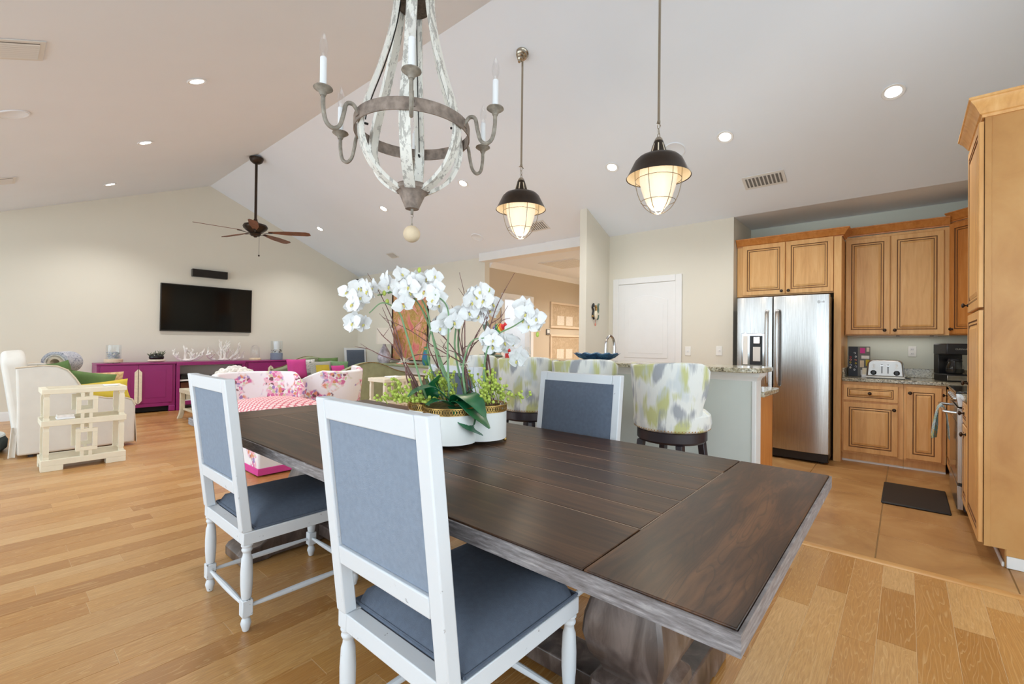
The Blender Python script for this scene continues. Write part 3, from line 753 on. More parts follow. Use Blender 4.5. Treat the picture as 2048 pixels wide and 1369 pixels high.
def knob(parent, p, n, name='knob'):
    q = Vector(n).to_track_quat('Z','Y').to_matrix().to_4x4()
    mb = MB().lathe([(0,0),(.010,0),(.010,.004),(.005,.008),(.005,.016),(.013,.021),(.017,.026),(.013,.032),(.005,.035),(0,.035)],n=14)
    mb.xf(Matrix.Translation(p)@q).build(name,'knob_bronze',parent)
def door(parent, o, u, n, w, h, kp=None, name='door', m='maple'):
    d = W(raised(o,u,n,w,h),name,[m,'maple_glaze'],parent,smooth=False)
    if kp:
        o,u,n = Vector(o),Vector(u).normalized(),Vector(n).normalized()
        knob(d, o+u*kp[0]+Vector((0,0,kp[1]))+n*.021, n)
    return d
CROWN = [(0,0),(.010,0),(.012,.012),(.022,.016),(.030,.030),(.046,.055),(.060,.068),(.062,.074),(.070,.078),(.070,.088),(0,.088)]
mX, mY, pY = (-1,0,0), (0,-1,0), (0,1,0)

# refrigerator
FRX, FR0, FR1, FRS = 5.645, .600, 1.487, 1.118
t = thing('refrigerator','stainless steel side-by-side refrigerator with water dispenser in kitchen alcove','refrigerator',(6.05,1.04,0))
W(MB().box(5.73,6.52,.607,1.48,.05,1.765),'body','black_plastic',t,bevel=.006)
def curved_front(y0,y1,z0,z1):
    mb = MB(); n = 10; poly = []
    for k in range(n+1):
        s = k/n; poly.append((FRX+.016*(2*s-1)**4*1.0+.0, y0+(y1-y0)*s))
    poly += [(5.725,y1),(5.725,y0)]
    return mb.prism(poly,'z',z0,z1)
for nm,a,b in (('freezer_door',FRS+.004,FR1),('fridge_door',FR0,FRS-.004)):
    d = W(curved_front(a,b,.115,1.78),nm,'stainless',t,bevel=.004,angle=50)
    y = FRS+.050 if nm == 'freezer_door' else FRS-.050
    W(MB().tube(bez([(FRX-.004,y,.80),(FRX-.045,y,.83),(FRX-.052,y,1.15),(FRX-.045,y,1.58),(FRX-.004,y,1.62)],6),.017,10,flat=(1.1,.6)),'handle','stainless',d)
    if nm == 'freezer_door':
        W(MB().box(FRX-.012,FRX+.02,1.19,1.435,1.0,1.375),'dispenser_frame','chrome',d,bevel=.006)
        W(MB().box(FRX-.0135,FRX-.011,1.215,1.345,1.02,1.345),'dispenser_niche','black_plastic',d)
        W(MB().box(FRX-.035,FRX-.013,1.235,1.305,1.255,1.335),'dispenser_nozzle','chrome',d,bevel=.006)
        W(MB().box(FRX-.020,FRX-.013,1.235,1.31,1.06,1.22),'dispenser_paddle','vent_white',d,bevel=.004)
        W(MB().box(FRX-.0145,FRX-.0115,1.365,1.415,1.02,1.345),'dispenser_panel','white_plastic',d,bevel=.002)
    else:
        q = MB().tube([(FRX-.001,.69+.012*math.cos(a_),1.70+.012*math.sin(a_)) for a_ in [i*math.pi/8 for i in range(17)]],.0016,6)
        q.box(FRX-.002,FRX+.002,.688,.692,1.694,1.706); W(q,'logo','hub_iron',d)
        lg = text_part('logo_letters','LG',.024,(FRX-.001,.655,1.70),(R(90),0,R(-90)),'hub_iron',d)
W(MB().box(5.70,5.76,.607,1.48,.02,.105),'grille','black_plastic',t,bevel=.006)
for x in (5.77,6.43):
    for y in (.67,1.42): W(MB().lathe([(0,.0031),(.025,.0031),(.022,.05),(0,.05)],(x,y,0),12),'foot','black_plastic',t)

# cabinet above the refrigerator, tall end panel
t = thing('refrigerator_cabinet','honey maple two-door wall cabinet above the refrigerator','cabinet',(6.3,1.05,1.82))
W(MB().box(5.99,6.65,.597,1.575,1.822,2.45),'body','maple',t)
door(t,(5.99,1.512,1.835),mY,mX,.452,.60,(.42,.035)); door(t,(5.99,1.052,1.835),mY,mX,.452,.60,(.03,.035))
W(MB().sweep([(5.99,1.578),(5.99,.5245),(6.235,.5245)],[(o,2.425+z) for o,z in CROWN]),'crown','maple_orange',t)
t = tag(MB().box(5.955,6.655,.526,.593,.004,2.424).build('end_panel','maple',bevel=.002),'tall maple end panel between refrigerator and counter','panel')
# wall cabinets
t = thing('upper_cabinet','honey maple two-door wall cabinet above the toaster','cabinet',(6.48,.1,1.363))
W(MB().box(6.32,6.655,-.335,.522,1.363,2.46),'body','maple',t)
door(t,(6.32,.518,1.372),mY,mX,.388,1.06,(.345,.045)); door(t,(6.32,.124,1.372),mY,mX,.418,1.06,(.035,.045))
W(MB().sweep([(6.32,.522),(6.32,-.337)],[(o,2.468+z) for o,z in CROWN]),'crown','maple_orange',t)
W(MB().box(6.50,6.54,-.26,.46,1.349,1.3625),'fill_lamp_bar','vent_white',t,bevel=.003)  # bar carrying the added lamp
l = bpy.data.lights.new('cabinet_fill_lamp','AREA'); l.shape = 'RECTANGLE'; l.size = .03; l.size_y = .70; l.energy = .5*LAMP; l.color = (1,.97,.92)  # added fill light for the wall below the cabinet
o = bpy.data.objects.new('cabinet_fill_lamp',l); col.objects.link(o); o.location = (6.52,.10,1.346)
W(MB().box(6.36,6.40,.05,.08,1.352,1.362).box(6.36,6.40,-.22,-.19,1.352,1.362),'hook','knob_bronze',t)
t = thing('corner_cabinet','diagonal honey maple corner wall cabinet above coffee maker','cabinet',(6.4,-.7,1.363))
W(MB().prism([(6.655,-.34),(6.33,-.34),(6.05,-.62),(6.05,-.945),(6.655,-.945)],'z',1.363,2.50),'body','maple_orange',t,smooth=False)
dn = Vector((-.707,.707,0)); du = Vector((-.707,-.707,0))
door(t,(6.325,-.345,1.372),du,dn,.385,1.11,(.035,.05),m='maple_orange')
W(MB().sweep([(6.33,-.343),(6.05,-.62),(6.05,-.945)],[(o,2.503+z) for o,z in CROWN]),'crown','maple_orange',t)
# base cabinets
t = thing('base_cabinet','maple base cabinet with one drawer over a wide door beside refrigerator panel','cabinet',(6.35,.27,0))
W(MB().box(6.05,6.655,.015,.524,.10,.862).box(6.10,6.655,.015,.524,.0035,.10),'body','maple',t)
door(t,(6.05,.512,.665),mY,mX,.455,.165,(.2275,.0825),'drawer'); door(t,(6.05,.512,.118),mY,mX,.455,.525,(.425,.475))
W(MB().prism([(6.10,.0035),(6.085,.0035),(6.088,.016),(6.10,.022)],'y',.015,.524),'quarter_round','trim_white',t)
t = thing('base_cabinet','maple base cabinet with one narrow full-height door beside the range','cabinet',(6.35,-.15,0))
W(MB().box(6.05,6.655,-.30,.013,.10,.862).box(6.10,6.655,-.30,.013,.0035,.10),'body','maple',t)
door(t,(6.05,-.005,.118),mY,mX,.265,.72,(.03,.66))
W(MB().prism([(6.10,.0035),(6.085,.0035),(6.088,.016),(6.10,.022)],'y',-.30,.013),'quarter_round','trim_white',t)
t = thing('base_cabinet','maple corner base cabinet behind the hanging kitchen towel','cabinet',(6.0,-.6,0))
W(MB().box(5.47,6.655,-.945,-.325,.10,.862).box(5.47,6.655,-.945,-.40,.0035,.10),'body','maple',t)
door(t,(6.0,-.325,.118),mX,pY,.5,.72,(.03,.66))
# worktop with backsplash
t = thing('countertop','speckled beige granite countertop carrying toaster and coffee maker','countertop',(6.3,-.2,.863))
W(MB().prism([(6.02,.523),(6.656,.523),(6.656,-.946),(5.47,-.946),(5.47,-.30),(6.02,-.30)],'z',.863,.902),'slab','granite',t,bevel=.008,seg=3)
W(MB().box(6.634,6.657,-.92,.523,.9021,1.003).box(5.47,6.634,-.946,-.925,.9021,1.003).box(6.05,6.634,.502,.523,.9021,1.003),'backsplash','granite',t,bevel=.003)
# range
t = thing('kitchen_range','stainless steel range with black glass cooktop beside the pantry drawers','range',(5.07,-.62,0))
W(MB().box(4.69,5.45,-.93,-.33,.03,.895).box(4.72,5.42,-.90,-.40,.0035,.03),'body','black_plastic',t)
W(MB().box(4.69,5.45,-.93,-.285,.896,.912),'cooktop','black_gloss',t,bevel=.004)
W(MB().prism([(-.33,.80),(-.30,.80),(-.285,.895),(-.33,.895)],'x',4.69,5.45),'control_panel','stainless',t)
d = W(MB().box(4.69,5.45,-.329,-.292,.235,.79),'oven_door','stainless',t,bevel=.004)
W(MB().box(4.76,5.38,-.292,-.2905,.33,.68),'oven_window','black_gloss',d)
W(MB().tube([(4.73,-.29,.75),(4.73,-.225,.755),(5.41,-.225,.755),(5.41,-.29,.75)],.011,10),'handle','chrome',d)
W(MB().box(4.69,5.45,-.329,-.292,.04,.215),'bottom_drawer','stainless',t,bevel=.004)
W(MB().box(4.69,5.45,-.32,-.30,.216,.234),'drawer_gap','black_plastic',t)
for k in range(5): W(MB().lathe([(0,0),(.02,0),(.018,.018),(0,.02)],n=14).xf(Matrix.Translation((4.80+k*.135,-.293,.85))@Matrix.Rotation(R(-80),4,'X')),'dial','stainless',t)
# towel over the oven handle
def tow(x0,x1,ph):
    pts = [(-.266,.50),(-.262,.60),(-.252,.70),(-.243,.748),(-.225,.773),(-.207,.748),(-.196,.66),(-.182,.50)]
    def fn(u,v):
        s = v*(len(pts)-1); i = min(int(s),len(pts)-2); f = s-i
        y = pts[i][0]*(1-f)+pts[i+1][0]*f; z = pts[i][1]*(1-f)+pts[i+1][1]*f
        amp = .016*min(1,abs(z-.77)*6)
        return (x0+(x1-x0)*u*(1-.15*(.77-z)), y+amp*math.sin(u*9+ph)*(-.15 if y < -.225 else 1.0), z)
    return MB().grid(fn,14,21,thick=.004)
tag(tow(5.02,5.20,.5).build('kitchen_towel','towel_print'),'printed blue and white kitchen towel hanging over oven handle','towel')
# drawer cabinet between range and pantry
t = thing('drawer_cabinet','maple drawer base cabinet between range and tall pantry','cabinet',(4.52,-.62,0))
W(MB().box(4.365,4.68,-.945,-.34,.10,.862).box(4.365,4.68,-.945,-.40,.0035,.10),'body','maple',t)
door(t,(4.67,-.34,.70),mX,pY,.295,.145,(.147,.072),'drawer'); door(t,(4.67,-.34,.118),mX,pY,.295,.565,(.265,.52))
t = tag(MB().box(4.365,4.685,-.946,-.31,.863,.902).build('countertop','granite',bevel=.006,seg=3),'short granite countertop between range and tall pantry','countertop')
# pantry
PX0, PX1, PF = 3.752, 4.36, -.345
t = thing('pantry_cabinet','tall honey maple pantry cabinet with crown moulding and wide side panel','cabinet',(4.05,-.65,0))
W(MB().box(PX0+.004,PX1,-.945,PF,.105,2.60).box(PX0+.004,PX1,-.945,PF-.085,.004,.105),'body','maple_side',t)
W(MB().box(PX0,PX0+.004,-.945,PF-.028,.105,2.59).box(PX0-.001,PX0+.004,-.945,PF-.09,.07,.105),'side_panel','maple_side',t)
W(MB().box(PX0-.006,PX0+.02,PF-.028,PF,.105,2.59),'stile','maple_side',t,bevel=.001)
for z0,h,kz in ((1.475,1.08,.05),(.118,1.34,.88)):
    door(t,(PX1-.01,PF+.003,z0),mX,pY,PX1-PX0-.012,h,(.035,kz))
W(MB().sweep([(PX1,-.945),(PX1,PF),(PX0,PF),(PX0,-.945)][::-1][::-1],[(o+.001,2.575+z*1.25) for o,z in CROWN]),'crown','maple',t)
W(MB().box(PX0-.012,PX0-.001,-.945,PF-.09,.004,.07),'baseboard','trim_white',t,bevel=.003)
W(MB().box(PX0+.002,PX1,PF-.084,PF-.072,.004,.03),'quarter_round','trim_white',t,bevel=.004)
# floor mat
t = tag(MB().box(4.62,5.31,-.262,.145,.0031,.02).build('floor_mat','dark_rubber',bevel=.014,seg=2),'black padded anti-fatigue mat on the tiled floor before range','mat')

# ---- things on the counter
t = thing('toaster','brushed steel four-slice toaster on granite counter','toaster',(6.27,.165,.9025),0)
poly = []
for k in range(0,9): a = math.pi*k/16; poly.append((.145-.05+.05*math.cos(a)*1.0,.145+.05*math.sin(a)))
for k in range(8,17): a = math.pi*k/16; poly.append((-.145+.05+.05*math.cos(a),.145+.05*math.sin(a)))
poly = [(.155,.02)]+poly+[(-.155,.02)]
MB().prism(poly,'x',-.12,.12).build('body','toaster_steel',t,bevel=.012,seg=3)
MB().prism([(p[0]*1.03,p[1]+.001) for p in poly],'x',-.10,.10).build('wrap','chrome',t,bevel=.004)
MB().box(-.125,.125,-.16,.16,.006,.022).build('base','white_plastic',t,bevel=.004)
MB().box(-.12,.12,-.15,.15,.0,.008).build('foot_plate','black_plastic',t)
for y in (-.095,.095):
    MB().lathe([(0,0),(.026,0),(.026,.006),(.017,.010),(.015,.022),(0,.022)],n=18).xf(Matrix.Translation((-.12,y,.062))@Matrix.Rotation(R(-90),4,'Y')).build('dial','black_plastic',t)
    for k in range(4): MB().box(-.1215,-.1195,y-.008,y+.008,.105+k*.013,.112+k*.013).build('button','white_plastic',t)
for y in (-.025,.025):
    MB().box(-.1212,-.119,y-.004,y+.004,.055,.15).build('slot','black_plastic',t); MB().box(-.14,-.121,y-.013,y+.013,.13,.14).build('lever','chrome',t,bevel=.002)
for x in (-.06,-.02,.02,.06): MB().box(x-.012,x+.012,-.10,.10,.1945,.1965).build('bread_slot','black_plastic',t)
MB().tube(bez([(.0,-.16,.012),(.0,-.19,.008),(-.03,-.205,.006),(-.06,-.19,.006),(-.05,-.17,.006)],5),.004,6).build('cord','black_plastic',t)
# game box
t = thing('game_box','upright dark game box with coloured shapes leaning beside toaster','box',(6.42,.40,.9025),R(4))
MB().box(-.03,.03,-.098,.098,0,.335).build('box','paint_box_dark',t,bevel=.001)
MB().box(-.031,-.0302,-.0975,.012,.005,.332).build('front_print','vent_dark',t)
for (y,z,w,h,c) in ((-.03,.26,.045,.06,'pink_pillow'),(-.055,.20,.07,.035,'coral_white'),(-.025,.105,.036,.075,'ball_wood'),(-.075,.12,.032,.07,'yellow_pillow'),(-.075,.035,.045,.052,'blue_glaze'),(-.025,.02,.022,.055,'vent_white'),(-.078,.28,.025,.045,'picture_mat')):
    MB().box(-.0325,-.031,y-w/2,y+w/2,z,z+h).build('printed_shape',c,t,bevel=.0004)
for k,(y,z,c) in enumerate(((.078,.215,'red_paint'),(.078,.185,'book_coral'),(.080,.155,'yellow_pillow'),(.076,.125,'lamp_ceramic'),(.080,.098,'ivory'),(.040,.262,'paper_white'),(.030,.222,'paper_white'),(.032,.182,'book_coral'),(.030,.145,'yellow_pillow'),(.030,.110,'lamp_ceramic'),(.042,.075,'paper_white'))):
    MB().tube([(-.0305,y+.009*math.cos(a)*(.8+.2*(k%2)),z+.010*math.sin(a)) for a in [q*1.2 for q in range(6-(k%2))]],.003,5).build('printed_mark',c,t)
t = thing('sponge_box','small white box with pale card beside the game box','box',(6.30,.350,.9025))
MB().box(-.02,.02,-.032,.02,0,.028).build('box','paper_white',t,bevel=.002); MB().box(.0,.012,-.028,.014,.0282,.10).build('card','ivory',t)
# coffee maker
t = thing('coffee_maker','black drip coffee maker with glass carafe in the counter corner','coffee maker',(6.28,-.355,.9025),R(25))
MB().box(-.11,.11,-.10,.10,0,.075).build('base','black_plastic',t,bevel=.01)
MB().box(.03,.11,-.10,.10,.075,.27).build('tower','black_plastic',t,bevel=.006)
MB().box(-.11,.11,-.105,.105,.265,.375).build('head','toaster_black',t,bevel=.012)
MB().box(-.112,-.105,-.10,.10,.012,.06).build('front_band','chrome',t,bevel=.002)
MB().lathe([(.0,.078),(.058,.078),(.07,.10),(.07,.14),(.055,.185),(.05,.20),(0,.20)],(-.035,0,0),22).build('carafe','clear_glass',t)
MB().lathe([(0,.079),(.056,.079),(.067,.10),(.067,.125),(0,.125)],(-.035,0,0),20).build('coffee','dark_rubber',t)
MB().lathe([(.056,.196),(.058,.20),(.05,.225),(0,.228)],(-.035,0,0),20).build('lid','black_plastic',t)
MB().tube(bez([(-.085,.03,.20),(-.12,.05,.205),(-.135,.058,.17),(-.125,.05,.12),(-.10,.035,.10)],5),.010,8).build('carafe_handle','black_plastic',t)
text_part('brand_lettering','CUISINART',.022,(-.1112,-.02,.32),(R(90),0,R(-90)),'chrome',t)
# outlet, switches
def plate(name,label,cat,x,y,z,slots,kind):
    t = thing(name,label,cat,(x,y,z)); MB().box(-.006,-.0005,-.036,.036,-.058,.058).build('plate','white_plastic',t,bevel=.003)
    for dz in slots: MB().box(-.0085,-.006,-.016,.016,dz-.014,dz+.014).build(kind,'trim_white',t,bevel=.002)
    if kind == 'socket':
        for dz in slots: MB().box(-.0092,-.0085,-.008,-.005,dz-.006,dz+.006).box(-.0092,-.0085,.005,.008,dz-.006,dz+.006).build('slot','vent_dark',t)
    else: MB().box(-.016,-.0085,-.005,.005,-.006,.012).build('toggle','white_plastic',t,bevel=.002)
plate('wall_outlet','white duplex outlet on kitchen wall between toaster and coffee maker','outlet',XK,-.055,1.19,(-.024,.024),'socket')
plate('light_switch','white light switch on the wall beside the white panelled door','switch',XR,2.12,1.155,(0,),'switch_well')
plate('light_switch','white light switch on the wall beside the refrigerator alcove','switch',XR,1.74,1.165,(0,),'switch_well')

# ---------------------------------------------------------------- bar
BY0, BY1 = .80, 3.75
hw = thing('bar_half_wall','pale grey-green half wall of the breakfast bar behind the stools','bar',(3.58,2.2,0))
W(MB().box(3.515,3.645,BY0,BY1,.001,1.052),'panel_wall','bar_paint',hw)
W(MB().sweep([(3.645,BY1),(3.645,BY0),(3.515,BY0),(3.515,BY1)][::-1],[(.0005,.985),(.006,.985),(.010,1.0),(.03,1.02),(.034,1.05),(.0005,1.05)]),'moulding','trim_white',hw)
W(MB().box(3.508,3.515,BY0,BY0+.02,.001,.985).box(3.515,3.645,BY0-.006,BY0,.001,.985),'corner_board','trim_white',hw)
pts = [(3.30,BY1+.03),(3.30,.86)]+[(3.30+.14-.14*math.cos(a),.86-.14*math.sin(a)) for a in [math.pi*k/12 for k in range(1,7)]]+[(3.66,.72),(3.74,.74),(3.74,BY1+.03)]
tag(MB().prism(pts,'z',1.0525,1.085).build('bar_countertop','granite',bevel=.008,seg=3,angle=50),'raised granite bar top behind the ikat stools','countertop')
t = thing('sink_cabinet','maple sink base cabinet on kitchen side of the bar','cabinet',(3.9,2.2,0))
W(MB().box(3.65,4.10,BY0+.02,3.2,.10,.862).box(3.65,4.02,BY0+.02,3.2,.004,.10),'body','maple_orange',t)
W(MB().box(3.65,4.10,BY0+.008,BY0+.02,.02,.862),'side_panel','maple_orange',t)
for k in range(4): door(t,(4.10,.86+k*.585,.118),pY,(1,0,0),.56,.72,(.03,.66))
tag(MB().box(3.648,4.14,BY0-.03,3.22,.863,.902).build('countertop','granite',bevel=.008,seg=3),'lower granite worktop on kitchen side of the bar','countertop')
t = thing('kitchen_faucet','tall arched chrome kitchen faucet behind the bar','faucet',(3.98,2.25,.9025))
MB().lathe([(0,0),(.028,0),(.028,.01),(.02,.03),(.02,.12),(0,.12)],n=16).build('base','chrome',t)
MB().tube(bez([(0,0,.10),(0,0,.28),(.012,-.003,.37),(.07,-.01,.415),(.125,-.016,.38),(.14,-.02,.31),(.14,-.02,.24)],6),[.0125]*31+[.015]*6,12).build('spout','chrome',t)
MB().tube([(0,.02,.08),(-.0,.06,.10),(0,.09,.13)],.007,8).build('lever','chrome',t)
# things on the bar
BT = 1.0855
t = thing('serving_bowl','wide dark blue glazed bowl with scalloped rim on the bar top','bowl',(3.52,2.08,BT))
rs = []
for r_,z_ in ((.07,0),(.10,.006),(.15,.03),(.195,.062),(.20,.066),(.19,.060),(.145,.035),(.09,.012),(.0,.010)):
    rs.append([((r_+(.010*math.cos(12*2*math.pi*j/72) if r_>.14 else 0))*math.cos(2*math.pi*j/72),max(r_+(.010*math.cos(12*2*math.pi*j/72) if r_>.14 else 0),.001)*math.sin(2*math.pi*j/72),z_+(.006*math.cos(12*2*math.pi*j/72) if r_>.18 else 0)) for j in range(72)])
MB().rings(rs,True,True).build('bowl','blue_glaze',t)
MB().box(-.19,-.10,.12,.20,.0,.004).build('napkin','paper_white',t)
t = thing('figurine','weathered green stone figurine raising a striped ball on the bar top','figurine',(3.50,3.36,BT),R(130))
MB().lathe([(0,0),(.13,0),(.135,.01),(.12,.022),(0,.024)],n=24).build('plinth','statue_green',t)
MB().tube(bez([(-.02,0,.03),(0,0,.10),(.02,0,.18),(.03,0,.25),(.045,0,.31),(.05,0,.36),(.05,0,.40)],5),[.085,.085,.083,.078,.07,.062,.056,.052,.05,.049,.048,.048,.047,.046,.043,.038,.033,.03,.03,.033,.036,.037,.036,.033,.03,.026,.022,.018,.014,.01,.006],14).build('body','statue_green',t)
MB().ball((-.01,.055,.06),.05,12,8,0,(1.2,.9,.8)).ball((-.01,-.055,.06),.05,12,8,0,(1.2,.9,.8)).build('haunch','statue_green',t)
MB().tube(bez([(.035,.03,.24),(-.01,.035,.27),(-.05,.03,.285)],5),.014,8).tube(bez([(.035,-.03,.24),(-.01,-.035,.26),(-.05,-.03,.275)],5),.014,8).build('arms','statue_green',t)
b_ = MB().ball((0,0,0),.055,20,14,0,(1.25,1,1)).tube([(.06,0,.004),(.085,0,.012),(.10,0,.016)],[.02,.014,.02],10)
b_.build('striped_ball','rainbow_stripes',t,loc=(-.085,.0,.30),rot=(0,R(-20),R(150)))
t = thing('mushroom_ornament','small red mushroom ornament with white writing on the bar top','ornament',(3.50,3.12,BT),R(-130))
MB().lathe([(0,0),(.024,0),(.02,.03),(.017,.06),(0,.06)],n=18).build('stalk','red_paint',t)
MB().lathe([(0,.055),(.034,.058),(.038,.066),(.032,.085),(.018,.10),(0,.104)],n=22).build('cap','red_paint',t)
MB().box(-.018,.018,-.0245,-.022,.008,.018).build('lettering','paper_white',t); MB().box(-.022,.022,-.0385,-.0355,.064,.069).build('lettering','paper_white',t)
t = thing('glass_jar','clear glass jar holding dark stones on the bar top','jar',(3.56,2.93,BT))
MB().lathe([(.0,.0),(.055,.0),(.062,.02),(.06,.07),(.045,.10),(.048,.11)],n=24,cap=False).build('glass','clear_glass',t)
for k in range(9):
    a = k*2.4; MB().ball((.028*math.cos(a)*(k%3)/1.4,.028*math.sin(a)*(k%3)/1.4,.018+.012*(k//3)),.016,8,6,0,(1,1,.7)).build('stone',('dark_rubber','ivory')[k%2],t)
t = thing('wall_mask','small painted face mask with curling ornaments on wing wall','mask',(5.46,3.262,1.63))
MB().ball((0,-.02,0),.05,16,10,0,(.75,.45,1.25)).build('face','ivory',t)
MB().tube(bez([(-.04,-.012,-.06),(-.07,-.012,.0),(-.055,-.012,.06),(-.08,-.012,.11),(-.05,-.012,.15),(-.04,-.012,.11)],5),.011,8).build('black_scroll','black_plastic',t)
MB().tube(bez([(.035,-.012,.02),(.075,-.012,.05),(.07,-.012,.12),(.09,-.012,.16)],5),.012,8).tube(bez([(.03,-.01,-.04),(.07,-.01,-.05),(.08,-.01,.0)],5),.012,8).build('green_feather','statue_green',t)
MB().tube(bez([(0,-.015,.05),(.01,-.018,.09),(-.01,-.018,.13)],5),.013,8).ball((-.075,-.014,-.02),.014,8,6).build('gold_crest','brass',t)
MB().tube([(.005,-.01,-.07),(.005,-.01,-.115)],.0025,6).ball((.005,-.01,-.13),.016,8,6,0,(.7,.5,1.4)).build('tassel','book_coral',t)

# ---------------------------------------------------------------- hall things
for z0,z1,lab,mt in ((1.56,2.12,'wood-framed tan picture hanging higher on the hall wall','picture_mat'),(.82,1.42,'wood-framed tan picture hanging lower on the hall wall','picture_mat')):
    t = thing('framed_picture',lab,'picture',(8.42,5.779,z0))
    w,h = 1.16,z1-z0
    fr = MB().box(-w/2,w/2,-.035,-.001,0,.045).box(-w/2,w/2,-.035,-.001,h-.045,h).box(-w/2,-w/2+.045,-.035,-.001,.045,h-.045).box(w/2-.045,w/2,-.035,-.001,.045,h-.045)
    fr.build('frame','picture_frame',t,bevel=.006)
    MB().box(-w/2+.045,w/2-.045,-.014,-.004,.045,h-.045).build('picture','tan_sketch',t)
    for dx in (-.2,.14): MB().box(dx-.13,dx+.13,-.0155,-.014,.07,.07+h*.36).build('paper',mt,t)
t = thing('thermostat','square grey thermostat on hall wall beside the framed pictures','thermostat',(7.76,5.779,1.47))
MB().box(-.06,.06,-.025,-.001,-.06,.06).build('case','vent_dark',t,bevel=.006); MB().box(-.042,.042,-.027,-.025,-.02,.045).build('screen','vent_white',t)

# ================================================================ DINING
TX0,TX1,TY0,TY1,TZ = .818,2.03,.205,3.315,.765
t = thing('dining_table','long dark brown plank-top trestle dining table','table',((TX0+TX1)/2,(TY0+TY1)/2,0))
zb = TZ-.044
def board(name,x0,x1,y0,y1,m):
    g = .0016
    W(MB().box(x0+g,x1-g,y0+g,y1-g,zb+.012,TZ),name,m,t,bevel=.0022,seg=2)
xs = [TX0+.006,1.100,1.238,1.377,1.516,1.655,1.793,TX1-.006]
for a,b in zip(xs[:-1],xs[1:]): board('plank',a,b,TY0+.31,TY1-.31,'table_wood_y')
board('breadboard_end',TX0+.006,TX1-.006,TY0+.006,TY0+.31,'table_wood_x'); board('breadboard_end',TX0+.006,TX1-.006,TY1-.31,TY1-.006,'table_wood_x')
W(MB().box(TX0+.004,TX1-.004,TY0+.004,TY1-.004,zb,zb+.0115),'under_board','table_edge',t)
ed = MB(); e = .0062
for p in ((TX0,TX0+e,TY0,TY1),(TX1-e,TX1,TY0,TY1),(TX0+e,TX1-e,TY0,TY0+e),(TX0+e,TX1-e,TY1-e,TY1)): ed.box(p[0],p[1],p[2],p[3],zb-.0,TZ-.004)
W(ed,'edge_band','table_edge',t)
for x in xs[1:-1]: W(MB().box(x-.0013,x+.0013,TY0+.312,TY1-.312,TZ-.006,TZ-.0006),'seam','seam_wax',t)
for y in (TY0+.31,TY1-.31): W(MB().box(xs[1],xs[-2],y-.0013,y+.0013,TZ-.006,TZ-.0006),'seam','seam_wax',t)
W(MB().box(TX0+.20,TX1-.20,TY0+.35,TY1-.35,zb-.07,zb-.0005),'apron','table_base_wood',t,bevel=.004)
for y in (.66,2.86):
    mb = MB(); rs = []
    for z_,h_ in ((.130,.140),(.160,.137),(.185,.108),(.21,.116),(.25,.145),(.31,.160),(.37,.154),(.44,.132),(.50,.108),(.57,.092),(.615,.090),(.6505,.12)):
        c_ = .012
        rs.append([(1.424+sx*h_+cx*c_,y+sy*h_*.86+cy_*c_,z_) for sx,sy,cx,cy_ in ((-1,-1,0,1),(-1,-1,1,0),(1,-1,-1,0),(1,-1,0,1),(1,1,0,-1),(1,1,-1,0),(-1,1,1,0),(-1,1,0,-1))])
    W(mb.rings(rs),'pedestal','table_base_wood',t,angle=40)
    poly = [(-.50,.001),(-.36,.001),(-.34,.012),(.34,.012),(.36,.001),(.50,.001),(.50,.05),(.485,.07),(.44,.085),(.40,.09),(.375,.11),(.34,.1295),(-.34,.1295),(-.375,.11),(-.40,.09),(-.44,.085),(-.485,.07),(-.50,.05)]
    W(MB().prism([(1.424+a,b) for a,b in poly],'y',y-.125,y+.125),'trestle_foot','table_base_wood',t,bevel=.006)
W(MB().box(1.424-.075,1.424+.075,.79,2.73,.05,.115),'stretcher','table_base_wood',t,bevel=.006)

